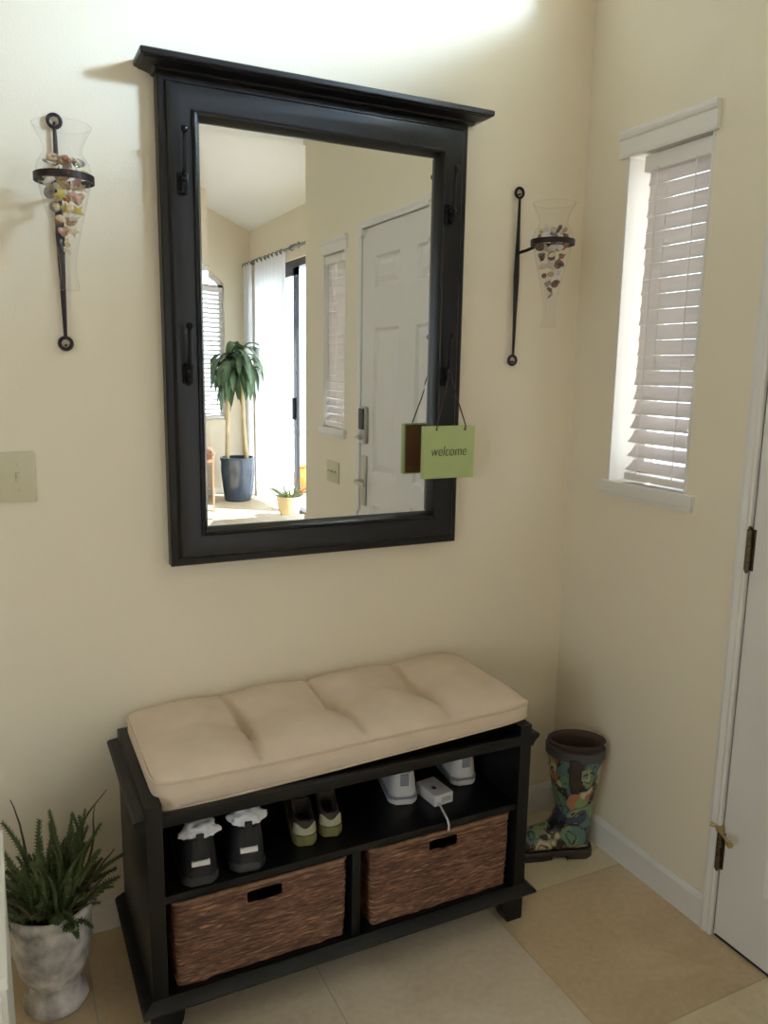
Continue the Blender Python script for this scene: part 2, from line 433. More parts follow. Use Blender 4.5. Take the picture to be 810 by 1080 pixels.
mb = MB(); mb.tube([(-.016, ky, .905), (-.06, ky, .905)], .011, 14); mb.tube([(-.058, ky, .905), (-.062, ky+.04, .904), (-.058, ky+.10, .90)], [.010, .009, .008], 12); struct('handle', mb, M['nickel'], door, smooth=SM)
mb = MB(); mb.tube([(-.03, -1.59, 2.055), (-.006, -1.59, 2.055)], .016, 12); struct('door_catch', mb, M['trim'], door, smooth=SM)

# narrow windows and blinds
def narrow_window(n, ya, yb):
    w = sroot('window_%d' % n, (0, (ya+yb)/2, WZ[0]))
    mb = MB()   # white jamb liner
    mb.box(-.001, T-.03, ya, ya+.008, *WZ); mb.box(-.001, T-.03, yb-.008, yb, *WZ); mb.box(-.001, T-.03, ya, yb, WZ[1]-.008, WZ[1])
    struct('jamb', mb, M['trim'], w)
    mb = MB()
    for a, b, c, d2 in ((ya, ya+.035, WZ[0], WZ[1]), (yb-.035, yb, WZ[0], WZ[1]), (ya, yb, WZ[0], WZ[0]+.035), (ya, yb, WZ[1]-.035, WZ[1])):
        mb.box(T-.035, T-.001, a, b, c, d2)
    struct('sash', mb, M['trim'], w)
    struct('pane', MB().box(T-.02, T-.016, ya+.03, yb-.03, WZ[0]+.03, WZ[1]-.03), M['glass'], w)
    mb = MB(); mb.box(-.016, T-.03, ya-.033, yb+.024, WZ[0]-.028, WZ[0]+.004, .004)
    mb.box(-.010, 0.0, ya-.028, yb+.018, WZ[0]-.04, WZ[0]-.026)
    struct('sill', mb, M['trim'], w, smooth=SM)
def blind(ya, yb, label, near):
    t = thing('window_blind', label, 'blind', (.025, (ya+yb)/2, WZ[0]), 'closed slatted blinds in the narrow entry windows')
    a, b = ya+.004, yb-.058
    mb = MB()
    prof = [(0, 0), (-.009, 0), (-.011, .006), (-.011, .046), (-.016, .05), (-.019, .058), (-.019, .066), (-.015, .070), (0, .070)]
    mb.prism([(x, 2.018+z) for x, z in prof], 'y', ya-.012, yb+.024)
    obj('valance', mb, M['blind_rail'], t)
    obj('head_rail', MB().box(.006, .05, a, b, 1.970, 2.012, .002), M['blind_rail'], t)
    mb = MB(); n = 20; zt, zb = 1.958, 1.182
    for k in range(n):
        z = zt-(zt-zb)*k/(n-1); f = k/(n-1)
        tilt = math.radians(84 if f < .66 else 84-44*(f-.66)/.34)
        xc = .027; hw = .0201
        jit = random.uniform(-.002, .002)
        pts = []
        for s in (-1, -.5, 0, .5, 1):
            lx = s*hw; lz = .0022*(1-s*s)
            pts.append((xc+lx*math.cos(tilt)+lz*math.sin(tilt), z+lx*math.sin(tilt)-lz*math.cos(tilt)))
        poly = pts+[(x+.0024*math.sin(tilt), zz-.0024*math.cos(tilt)) for x, zz in pts[::-1]]
        mb.prism(poly, 'y', a+jit, b+jit)
    obj('slats', mb, M['slat'], t)
    obj('bottom_rail', MB().box(.008, .045, a, b, 1.140, 1.160, .004), M['blind_rail'], t, smooth=SM)
    for f in (.24, .80):
        yy = b+(a-b)*f
        mb = MB()
        for xx in (-.001, .053):
            mb.tube([(xx, yy, 1.975), (xx, yy, 1.155)], .0016, 6)
        obj('ladder_cord', mb, M['blind_rail'], t)
    yy = b+(a-b)*.42
    obj('lift_cord', MB().tube([(-.004, yy, 1.96), (-.006, yy, 1.6), (-.006, yy, 1.48)], .0013, 6).tube([(-.006, yy, 1.48), (-.006, yy, 1.455)], [.003, .006], 8), M['blind_rail'], t)
    return t
for i, (a, b) in enumerate(WY): narrow_window(i+1, a, b)
blind(*WY[0], 'closed white slatted blind in the narrow window near the corner, seen directly', True)
blind(*WY[1], 'closed white slatted blind in the narrow window reflected left of the door in the mirror', False)
# clerestory over the door
w = sroot('window_3', (0, (CY[0]+CY[1])/2, CZ[0]))
mb = MB()
for a, b, c, d2 in ((CY[0], CY[0]+.03, *CZ), (CY[1]-.03, CY[1], *CZ), (CY[0], CY[1], CZ[0], CZ[0]+.03), (CY[0], CY[1], CZ[1]-.03, CZ[1])): mb.box(T-.035, T-.001, a, b, c, d2)
struct('sash', mb, M['trim'], w)
struct('pane', MB().box(T-.02, T-.016, CY[0]+.02, CY[1]-.02, CZ[0]+.02, CZ[1]-.02), M['glass'], w)
# arched far window with blind
w = sroot('window_4', (acx, YF, AZ0))
mb = MB()
def arc_ring(inset, y):
    pts = [(acx-aw+inset, AZ0+inset), (acx+aw-inset, AZ0+inset)] + [(acx+(aw-inset)*math.cos(PI*k/16), AZS+(AZT-AZS-inset)*math.sin(PI*k/16)) for k in range(17)]
    return [(p[0], y, p[1]) for p in pts]
mb.loft([arc_ring(0, YF-.10), arc_ring(0, YF-.05), arc_ring(.05, YF-.05), arc_ring(.05, YF-.10), arc_ring(0, YF-.10)], False, False)
mb.box(AX0, AX1, YF-.10, YF-.05, AZS-.03, AZS+.03)
struct('sash', mb, M['trim'], w)
mb = MB(); mb.loft([arc_ring(.04, YF-.075), arc_ring(.04, YF-.071)]); struct('pane', mb, M['glass'], w)
t = thing('window_blind', 'white open slatted blind in the arched window behind the tall plant, seen in the mirror', 'blind', (acx, YF-.03, AZ0))
obj('head_rail', MB().box(AX0+.02, AX1-.02, YF-.045, YF-.003, AZS-.05, AZS, .003), M['blind_rail'], t)
mb = MB()
for k in range(27):
    z = AZS-.08-k*.05
    if z < AZ0+.05: break
    mb.prism([(YF-.044, z-.010), (YF-.004, z+.008), (YF-.004, z+.011), (YF-.044, z-.007)], 'x', AX0+.02, AX1-.02)
obj('slats', mb, M['slat'], t)
obj('bottom_rail', MB().box(AX0+.02, AX1-.02, YF-.04, YF-.01, AZ0+.01, AZ0+.035, .003), M['blind_rail'], t)
# unseen window added in the left wall to let in fill light
w = sroot('window_5', (XL, (LW[0]+LW[1])/2, LW[2])); mb = MB()
for a, b, c, d2 in ((LW[0], LW[0]+.05, LW[2], LW[3]), (LW[1]-.05, LW[1], LW[2], LW[3]), (LW[0], LW[1], LW[2], LW[2]+.05), (LW[0], LW[1], LW[3]-.05, LW[3]), ((LW[0]+LW[1])/2-.025, (LW[0]+LW[1])/2+.025, LW[2], LW[3])):
    mb.box(XL-.1, XL-.05, a, b, c, d2)
struct('sash', mb, M['trim'], w)
struct('pane', MB().box(XL-.077, XL-.073, LW[0]+.04, LW[1]-.04, LW[2]+.04, LW[3]-.04), M['glass'], w)
# sliding door behind the curtains
w = sroot('door_2', (XC+.07, (SY[0]+SY[1])/2, 0))
mb = MB(); fx0, fx1 = XC+.03, XC+.11
mb.box(fx0, fx1, SY[0], SY[0]+.06, 0, SZ); mb.box(fx0, fx1, SY[1]-.06, SY[1], 0, SZ)
mb.box(fx0, fx1, SY[0], SY[1], SZ-.07, SZ); mb.box(fx0, fx1, SY[0], SY[1], -.02, .035)
struct('slider_frame', mb, M['alu'], w)
for k, (a, b) in enumerate(((SY[0]+.05, -5.62), (-4.66, SY[1]-.05))):
    mb = MB(); x0 = XC+.035+(.03 if k == 1 else 0); x1 = x0+.03
    for c, d2, e2, f2 in ((a, a+.09, .03, SZ-.06), (b-.09, b, .03, SZ-.06), (a, b, .03, .11), (a, b, SZ-.14, SZ-.06)): mb.box(x0, x1, c, d2, e2, f2)
    s = struct('slider_sash', mb, M['alu'], w)
    struct('pane', MB().box(x0+.012, x0+.016, a+.08, b-.08, .10, SZ-.13), M['glass'], s)
struct('slider_handle', MB().box(XC+.005, XC+.035, -5.685, -5.66, .93, 1.15, .005), M['alu'], w)
# porch outside the entry, patio outside the sliding door
struct('porch_floor', MB().box(T, 3.2, YE+T, .6, -.15, -.02), M['patio'])
struct('added_porch_roof', MB().box(T, 1.4, YE+T, .6, 2.36, 2.44), M['stucco'])  # unseen roof, added to keep direct sun off the narrow windows
struct('patio_ground', MB().box(XC+T, 9, -16, YE+T, -.15, -.03), M['patio'])
struct('garden_wall', MB().box(6.0, 6.2, -16, 1, -.1, 1.7), M['stucco'])
struct('lawn', MB().box(-12, 9, -16, YF-T, -.2, -.05).box(-14, XL-T, YF-T, 2, -.2, -.05), M['hedge'])

# ------------------------------------------------------------------ framed mirror
X0, X1, Z0, Z1 = -1.236, -.428, .953, 2.080
t = thing('framed_mirror', 'large wall mirror in a wide black wooden frame with a projecting cornice', 'mirror', ((X0+X1)/2, 0, Z0))
prof = [(0, 0), (0, -.033), (.004, -.037), (.017, -.038), (.019, -.043), (.024, -.0495), (.030, -.050), (.052, -.0465), (.073, -.045), (.0745, -.051), (.079, -.053), (.084, -.051), (.093, -.030), (.093, -.012)]
mb = MB(); rings = []
for (cx, cz, sx, sz) in ((X0, Z0, 1, 1), (X1, Z0, -1, 1), (X1, Z1, -1, -1), (X0, Z1, 1, -1), (X0, Z0, 1, 1)):
    rings.append([(cx+sx*d, y, cz+sz*d) for d, y in prof])
mb.loft(rings, False, False, closed=False)
obj('frame', mb, M['frame'], t, smooth=math.radians(25))
mb = MB()
def crow(o, z): return [(X0-o, 0, z), (X0-o, -.05-o, z), (X1+o, -.05-o, z), (X1+o, 0, z)]
CP = [(.001, 2.075), (.006, 2.077), (.008, 2.080), (.015, 2.083), (.025, 2.086), (.034, 2.088), (.036, 2.090), (.041, 2.091), (.043, 2.094), (.043, 2.103), (.040, 2.106)]
mb.loft([crow(o, z) for o, z in CP]); obj('cornice', mb, M['frame'], t, smooth=math.radians(25))
gx0, gx1, gz0, gz1 = X0+.088, X1-.088, Z0+.088, Z1-.088
mb = MB(); b = .020
def gr(i, y): return [(gx0+i, y, gz0+i), (gx1-i, y, gz0+i), (gx1-i, y, gz1-i), (gx0+i, y, gz1-i)]
mb.loft([gr(0, -.014), gr(0, -.0240), gr(b, -.0245), gr(b+.0001, -.0245)])
obj('mirror_glass', mb, M['mirror'], t)
obj('backing_board', MB().box(X0+.02, X1-.02, -.013, -.002, Z0+.02, Z1-.02), M['backing'], t)
def coat_hook(hx, hz):
    mb = MB()
    mb.box(hx-.013, hx+.013, -.054, -.046, hz-.02, hz+.028, .0035)
    mb.tube([(hx, -.050, hz+.012), (hx, -.072, hz+.018), (hx, -.088, hz+.035), (hx, -.090, hz+.065), (hx, -.096, hz+.095), (hx, -.104, hz+.108)], [.0065, .0055, .005, .0045, .0042, .0042], 10)
    mb.ball((hx, -.106, hz+.112), .0085, 2)
    mb.tube([(hx, -.050, hz-.008), (hx, -.066, hz-.02), (hx, -.080, hz-.018), (hx, -.086, hz-.004), (hx, -.088, hz+.006)], [.006, .0052, .0048, .0044, .0044], 10)
    mb.ball((hx, -.089, hz+.009), .0075, 2)
    for v in mb.bm.verts:
        if v.co.y < -.054: v.co.y = -.054+(v.co.y+.054)*.55
    obj('coat_hook', mb, M['hook'], t, smooth=SM)
for hx in (-1.188, -.488):
    for hz in (1.842, 1.418): coat_hook(hx, hz)

# welcome sign
sx0, sx1, sz0, sz1, sy0, sy1 = -.570, -.410, 1.147, 1.290, -.092, -.070
t = thing('welcome_sign', 'small sage green wooden sign reading welcome, hanging from the mirror frame', 'sign', ((sx0+sx1)/2, (sy0+sy1)/2, sz0))
obj('board', MB().box(sx0, sx1, sy0, sy1-.004, sz0, sz1, .002), M['green_sign'], t, smooth=SM)
obj('back_board', MB().box(sx0+.004, sx1-.004, sy1-.004, sy1, sz0+.004, sz1-.004), M['sign_wood'], t)
def lettering(name, s, size, loc, rot, m, parent, ext=.0006, spacing=1.0):
    cu = bpy.data.curves.new(name, 'FONT'); cu.body = s; cu.size = size; cu.extrude = ext; cu.align_x = 'CENTER'; cu.align_y = 'CENTER'
    cu.space_character = spacing; cu.shear = .2; cu.offset = -.0007
    tmp = bpy.data.objects.new(name, cu); COL.objects.link(tmp)
    dg = bpy.context.evaluated_depsgraph_get(); me = bpy.data.meshes.new_from_object(tmp.evaluated_get(dg))
    bpy.data.objects.remove(tmp); me.transform(Matrix.Translation(Vector(loc)-OFF[parent.name]) @ rot)
    me.materials.clear(); me.materials.append(m)
    o = bpy.data.objects.new(name, me); COL.objects.link(o); o.parent = parent; return o
lettering('lettering', 'welcome', .036, ((sx0+sx1)/2-.003, sy0-.0006, sz0+.074), Matrix.Rotation(PI/2, 4, 'X') @ Matrix.Diagonal((.86, 1.15, 1, 1)), M['ink'], t)
hk = Vector((-.488, -.0775, 1.436))
mb = MB(); ym = (sy0+sy1)/2
for hx in (-.533, -.443):
    mb.tube([(hx, sy0-.002, sz1-.010), (hx, sy0-.003, sz1+.002), (hx+(hk.x-hx)*.5, -.087, (sz1+hk.z)/2-.004), (hk.x+(.004 if hx > hk.x else -.004), hk.y-.002, hk.z-.012)], .0017, 8)
    mb.ball((hx, sy0-.001, sz1-.010), .003, 1)
mb.tube([(hk.x-.004, hk.y-.002, hk.z-.012), (hk.x-.005, hk.y+.002, hk.z+.001), (hk.x, hk.y+.006, hk.z+.006), (hk.x+.005, hk.y+.002, hk.z+.001), (hk.x+.004, hk.y-.002, hk.z-.012)], .0017, 8)
obj('hanging_cord', mb, M['cord'], t, smooth=SM)

# ------------------------------------------------------------------ sconces, vases and shells
VP = [(.006, .0), (.019, .001), (.021, .004), (.0195, .012), (.0165, .03), (.0165, .05), (.018, .07), (.023, .095), (.031, .130), (.040, .165), (.0485, .200), (.0525, .222), (.0535, .238), (.050, .252), (.042, .264), (.0375, .274), (.0385, .284), (.044, .298), (.051, .312), (.057, .324)]
def vase_r(z):
    for (r0, z0), (r1, z1) in zip(VP[1:], VP[2:]):
        if z0 <= z <= z1: return r0+(r1-r0)*(z-z0)/max(1e-6, z1-z0)
    return .02
def sconce(bx, z0, z1, cx, cy, ringz, side, lab):
    t = thing('wall_sconce', lab, 'sconce', (bx, 0, z0), 'wrought iron sconces either side of the mirror')
    mb = MB(); zz = [z0+.013, z0+.04, z0+.12, (z0+z1)/2, z1-.12, z1-.04, z1-.013]; ww = [.0038, .0045, .006, .0095, .006, .0045, .0038]
    mb.tube([(bx, -.010, z) for z in zz], ww, 12, flat=.5)
    obj('bar', mb, M['iron'], t, smooth=SM)
    for z in (z0, z1): obj('end_ring', MB().torus((bx, -.008, z), .0130, .0040, 'y', 24, 10), M['iron'], t, smooth=SM)
    for z in (z0, z1): obj('nail', MB().tube([(bx, 0, z-.004), (bx, -.010, z-.004)], .0022, 8).ball((bx, -.0105, z-.004), .0034, 1), M['iron'], t, smooth=SM)
    mb = MB(); rr = .0565
    prof = [(rr-.0015, -.007), (rr+.0025, -.007), (rr+.0025, .007), (rr-.0015, .007), (rr-.0015, -.007)]
    mb.lathe(prof, (cx, cy, ringz), 48)
    obj('holder_ring', mb, M['iron'], t, smooth=SM)
    d = Vector((bx-cx, -.01-cy, 0)); L = d.length; d /= L
    a = Vector((cx, cy, ringz))+d*(rr+.001)
    obj('arm', MB().tube([a, a+d*(L-rr)*.5+Vector((0, 0, -.008)), Vector((bx, -.012, ringz-.012))], .0045, 10), M['iron'], t, smooth=SM)
    return t
def vase(cx, cy, zb, lab):
    t = thing('glass_vase', lab, 'vase', (cx, cy, zb), 'trumpet glass vases in the sconces')
    mb = MB()
    n = 48; rings = []
    for (r, z) in VP:
        fl = max(0, (z-.30))*.10
        rings.append([(cx+(r+fl*math.cos(6*a)*.3)*math.cos(a), cy+(r+fl*math.cos(6*a)*.3)*math.sin(a), zb+z) for a in [k*2*PI/n for k in range(n)]])
    mb.loft(rings, True, False)
    obj('glass', mb, M['vase'], t, smooth=3.14)
    r, z = VP[-1]
    obj('rim', MB().torus((cx, cy, zb+z), r, .0011, 'z', 48, 6), M['vase'], t, smooth=3.14)
SC = {'pink': (.62, .36, .30), 'cream': (.72, .60, .42), 'white': (.76, .72, .68), 'tan': (.50, .34, .20), 'brown': (.17, .095, .07), 'yellow': (.62, .47, .10), 'rust': (.42, .17, .10), 'grey': (.30, .27, .27)}
SMAT = {k: mat(k+'_shell', v, .4, var=.22, vscale=60) for k, v in SC.items()}
def shell_mesh(kind, s):
    mb = MB()
    if kind == 'scallop':
        for sgn in (1, -1):
            def f(u, v, sgn=sgn):
                a = (u-.5)*PI*.85; R = s*v
                rid = 1+.05*math.cos(u*PI*18)*v
                return (R*rid*math.sin(a), sgn*s*.30*math.sin(PI*min(1, v*.96+.02))*(1-abs(u-.5)*1.2)*(1+.10*math.cos(u*PI*18)), R*rid*math.cos(a)-s*.5)
            mb.grid(f, 36, 8)
    elif kind == 'whelk':
        pts = []; rr = []
        for k in range(60):
            q = k/59; a = q*PI*6; R = s*.42*(1-q)**1.1
            pts.append((R*.55*math.cos(a), R*.55*math.sin(a), s*(-.45+1.25*q))); rr.append(max(.0006, s*.36*(1-q)**1.0))
        mb.tube(pts, rr, 10)
        mb.tube([(s*.2, 0, -s*.45), (s*.12, 0, -s*.7), (s*.05, 0, -s*.95)], [s*.30, s*.18, s*.04], 10)
    elif kind == 'cowrie':
        mb.ball((0, 0, 0), s*.62, 3, (.72, .62, 1)); mb.tube([(0, -s*.40, -s*.45), (0, -s*.44, 0), (0, -s*.40, s*.45)], s*.05, 6)
    elif kind == 'starfish':
        n = 10; rings = []
        for (sc, h) in ((.0, .0), (.35, -.14), (.8, -.12), (1, 0), (.8, .10), (.35, .14), (.0, .16)):
            rings.append([(s*sc*(1 if k % 2 == 0 else .42)*math.cos(k*PI/5), s*h, s*sc*(1 if k % 2 == 0 else .42)*math.sin(k*PI/5)) for k in range(n)])
        rings[0] = [(p[0]+1e-5*math.cos(i), -s*.14, p[2]+1e-5*math.sin(i)) for i, p in enumerate(rings[1])]
        mb.loft(rings[1:6])
    else:   # snail
        pts = []; rr = []
        for k in range(46):
            q = k/45; a = q*PI*4.2; R = s*.62*(1-q*.92)
            pts.append((R*math.cos(a), s*.25*q, R*math.sin(a))); rr.append(max(.0008, s*.40*(1-q*.93)))
        mb.tube(pts, rr, 10)
    return mb
SHK = {}
def put_shell(kind, colour, loc, s, side):
    key = (kind, colour)
    if key not in SHK:
        o = obj(kind+'_shell' if kind != 'starfish' else 'starfish', shell_mesh(kind, 1.0), SMAT[colour], None, smooth=math.radians(60))
        SHK[key] = o
    else:
        o = SHK[key].copy(); COL.objects.link(o)
    o.location = loc; o.scale = (s, s, s); o.rotation_euler = (random.uniform(-.5, .5) if kind == 'starfish' else random.uniform(-1.2, 1.2), random.uniform(-1, 1), random.uniform(-.7, .7))
    nm = {'scallop': 'scallop shell', 'whelk': 'spiral whelk shell', 'cowrie': 'cowrie shell', 'snail': 'round snail shell', 'starfish': 'starfish'}[kind]
    tag(o, f'small {colour} {nm} inside the glass vase on the {side} sconce', 'shell' if kind != 'starfish' else 'starfish', f'{colour} {nm}s in the {side} vase')
def fill(cx, cy, zb, side, palette, seed):
    random.seed(seed); n = 0
    z = .085
    while z < .262:
        R = vase_r(z)
        s = min(.0155, R*.52)*random.uniform(.85, 1.05)
        k = 1 if R < .026 else max(2, int(2*PI*(R-s)/(s*2.0)))
        a0 = random.uniform(0, 6)
        for i in range(k):
            a = a0+i*2*PI/k; rr = 0 if k == 1 else max(.0, R-s*1.12)
            c, kind = palette[n % len(palette)] if random.random() < .75 else random.choice(palette)
            put_shell(kind, c, (cx+rr*math.cos(a), cy+rr*math.sin(a), zb+z+random.uniform(-.004, .004)), s*(1.1 if kind == 'starfish' else 1), side)
            n += 1
        if R-s*1.1 > s*1.3:
            c, kind = random.choice(palette); put_shell(kind, c, (cx, cy, zb+z), s, side)
        z += s*1.55
sconce(-1.4494, 1.4844, 1.9516, -1.4455, -.125, 1.812, 'left', 'iron wall sconce nearest the light switch, left of the mirror')
vase(-1.4455, -.125, 1.590, 'clear trumpet glass vase full of pink and cream shells, left of the mirror')
fill(-1.4455, -.125, 1.590, 'left', [('pink', 'scallop'), ('cream', 'whelk'), ('cream', 'starfish'), ('pink', 'cowrie'), ('yellow', 'starfish'), ('white', 'scallop'), ('tan', 'snail'), ('rust', 'whelk'), ('cream', 'scallop'), ('grey', 'snail')], 5)
sconce(-.2367, 1.4708, 1.9333, -.222, -.150, 1.782, 'right', 'iron wall sconce in the corner, between the mirror and the narrow window')
vase(-.222, -.150, 1.558, 'clear trumpet glass vase of white and dark shells, right of the mirror')
fill(-.222, -.150, 1.558, 'right', [('white', 'scallop'), ('brown', 'snail'), ('grey', 'whelk'), ('white', 'whelk'), ('rust', 'scallop'), ('tan', 'cowrie'), ('white', 'snail'), ('grey', 'snail'), ('brown', 'whelk'), ('cream', 'scallop')], 11)

# ------------------------------------------------------------------ light switch plates
def switch(cx, cz, gang, lab, wall):
    loc = (cx, 0, cz) if wall == 'back' else (0, cx, cz)
    t = thing('light_switch', lab, 'light switch', loc)
    w = .0345+.0458*(gang-1)/2+.0005
    def bx(mb, u0, u1, d0, d1, z0, z1, bev=0):
        if wall == 'back': mb.box(cx+u0, cx+u1, -d1, -d0, cz+z0, cz+z1, bev)
        else: mb.box(-d1, -d0, cx+u0, cx+u1, cz+z0, cz+z1, bev)
        return mb
    obj('plate', bx(MB(), -w, w, 0, .006, -.0572, .0572, .0025), M['almond'], t, smooth=SM)
    for g in range(gang):
        u = (g-(gang-1)/2)*.0458
        mb = bx(MB(), u-.0052, u+.0052, .005, .0075, -.012, .012, .001); bx(mb, u-.0035, u+.0035, .006, .017, -.001, .009, .0015)
        obj('toggle', mb, M['almond'], t, smooth=SM)
        for z in (-.030, .030):
            mb = MB()
            p = (cx+u, -.0055, cz+z) if wall == 'back' else (-.0055, cx+u, cz+z)
            mb.ball(p, .0033, 1, (1, .5, 1) if wall == 'back' else (.5, 1, 1)); obj('screw', mb, M['almond'], t)
switch(-1.5875, 1.1864, 2, 'almond toggle light switch plate on the wall at the left edge', 'back')
switch(-1.97, .90, 3, 'almond switch plate below the narrow window, seen in the mirror beside the door', 'right')

# ------------------------------------------------------------------ storage bench
BX0, BX1, BF, BB = -1.380, -.418, -.425, -.022
ST = .034
t = bench = thing('storage_bench', 'black wooden storage bench with open shoe shelf and two basket bays', 'bench', ((BX0+BX1)/2, (BF+BB)/2, 0))
for s, (a, b) in enumerate(((BX0, BX0+ST), (BX1-ST, BX1))):
    obj('side_panel', MB().box(a, b, BF, BB, .075, .552, .002), M['black'], t, smooth=SM)
obj('seat_board', MB().box(BX0+ST, BX1-ST, BF+.004, BB, .500, .516), M['black'], t)
obj('front_rail', MB().box(BX0+ST, BX1-ST, BF, BF+.018, .500, .526, .0015), M['black'], t, smooth=SM)
obj('back_panel', MB().box(BX0+ST, BX1-ST, BB-.008, BB, .078, .552), M['black'], t)
obj('shelf', MB().box(BX0+ST, BX1-ST, BF+.006, BB-.008, .320, .338, .0015), M['black'], t, smooth=SM)
obj('divider', MB().box(-.9155, -.8935, BF+.006, BB-.008, .103, .320, .0015), M['black'], t, smooth=SM)
obj('bottom_board', MB().box(BX0+ST, BX1-ST, BF+.004, BB-.008, .080, .104), M['black'], t)
def moulding(prof):
    mb = MB(); rings = []
    return mb
mb = MB(); pr = [(0, .076), (.016, .078), (.022, .082), (.024, .088), (.020, .094), (.010, .099), (0, .104)]
path = [(BX0, BB, -1, 0), (BX0, BF, -1, -1), (BX1, BF, 1, -1), (BX1, BB, 1, 0)]
mb.loft([[(x+nx*o, y+ny*o, z) for o, z in pr] for x, y, nx, ny in path])
obj('base_moulding', mb, M['black'], t, smooth=math.radians(30))
for x, sg in ((BX0, -1), (BX1, 1)):
    mb = MB(); pr2 = [(0, .492), (.006, .494), (.010, .502), (.018, .510), (.024, .514), (.025, .522), (.020, .526), (0, .528)]
    mb.loft([[(x+sg*o, y, z) for o, z in pr2] for y in (BB, BF)]); obj('top_moulding', mb, M['black'], t, smooth=math.radians(30))
for fx, sg in ((BX0+.002, 1), (BX1-.002, -1)):
    mb = MB()      # bracket feet, cut in at an angle on the inner side
    mb.prism([(fx, 0), (fx+sg*.046, 0), (fx+sg*.062, .035), (fx+sg*.07, .078), (fx, .078)], 'y', BF+.002, BF+.05); obj('foot', mb, M['black'], t)
    mb = MB(); mb.prism([(fx, 0), (fx+sg*.04, 0), (fx+sg*.05, .078), (fx, .078)], 'y', BB-.05, BB); obj('foot', mb, M['black'], t)

# cushion
CXc, CYc, CL, CD, CT = -.8785, -.2055, .956, .392, .064
slope = math.atan2(.040, .92)
t = thing('bench_cushion', 'long oatmeal tufted cushion with piped edges lying on the bench', 'cushion', (CXc, CYc, .517))
def cush_xy(s, q, bul=0.):
    n = 16.
    x = s*CL/2; y = q*CD/2
    k = (abs(s)**n+abs(q)**n)
    f = 1/max(1., k**(1/n)) if k > 1 else 1
    return x*f, y*f
def top_h(s, q):
    e1 = max(0, 1-abs(s)**10); e2 = max(0, 1-abs(q)**6)
    h = CT - .026*max(0, (s+1)/2) + (.038+.012*(s+1)/2)*(e1*e2)**.8
    for bnd in (-.5, 0, .5):
        wob = .018*math.sin(q*2.4+bnd*4)
        dx = (s-bnd+wob)*CL/2
        core = math.exp(-(q/.42)**2)
        h -= (.016+.020*core)*math.exp(-(dx/.0085)**2)*e2 + (.014+.018*core)*math.exp(-(dx/.055)**2)*e2
        h -= .018*math.exp(-((dx/.024)**2+(q*CD/2/.022)**2))
    h -= .006*math.exp(-(q*CD/2/.03)**2)*e1
    h += .0022*mnoise.noise((s*7, q*3, 1.3))
    return h
def ctr(x, y, z):   # settle on the seat, right end riding up on the raised side
    u = max(0, (x+CL/2)/CL)
    lift = .0385*u**1.25
    return (CXc+x, CYc+y, .517+lift+z)
mb = MB(); NU, NV = 150, 56
g1 = [[None]*(NV+1) for _ in range(NU+1)]; g0 = [[None]*(NV+1) for _ in range(NU+1)]
def spread(i, n): 
    u = 2*i/n-1; return math.copysign(1-(1-abs(u))**1.35, u)
for i in range(NU+1):
    for j in range(NV+1):
        s, q = spread(i, NU), spread(j, NV); x, y = cush_xy(s, q)
        g1[i][j] = mb.bm.verts.new(ctr(x, y, top_h(s, q))); g0[i][j] = mb.bm.verts.new(ctr(x*.992, y*.995, 0))
for i in range(NU):
    for j in range(NV):
        mb.face([g1[i][j], g1[i+1][j], g1[i+1][j+1], g1[i][j+1]]); mb.face([g0[i][j], g0[i][j+1], g0[i+1][j+1], g0[i+1][j]])
loop = [(i, 0) for i in range(NU)]+[(NU, j) for j in range(NV)]+[(i, NV) for i in range(NU, 0, -1)]+[(0, j) for j in range(NV, 0, -1)]
prev1 = [g1[i][j] for i, j in loop]
for lv in (.75, .5, .25, 0):
    cur = []
    for i, j in loop:
        if lv == 0: cur.append(g0[i][j]); continue
        s, q = spread(i, NU), spread(j, NV); x, y = cush_xy(s, q)
        out = 1+.012*math.sin(PI*lv)
        for bnd in (-.5, 0, .5): out -= .006*math.exp(-((s-bnd)*CL/2/.012)**2)
        cur.append(mb.bm.verts.new(ctr(x*(1+.4*(out-1)), y*out, top_h(s, q)*lv+.0015*mnoise.noise((x*9, y*9, lv)))))
    n = len(loop)
    for k in range(n): mb.face([prev1[k], prev1[(k+1) % n], cur[(k+1) % n], cur[k]])
    prev1 = cur
obj('cushion_body', mb, M['cushion'], t, smooth=3.14)
for lv in (1, .06):
    mb = MB(); pts = []
    for i, j in loop[::2]:
        s, q = spread(i, NU), spread(j, NV); x, y = cush_xy(s, q); pts.append(ctr(x*1.001, y*1.002, top_h(s, q)*lv+.0005))
    pts.append(pts[0]); pts.append(pts[1]); mb.tube(pts, .0032, 8, caps=False); obj('piping', mb, M['piping'], t, smooth=3.14)

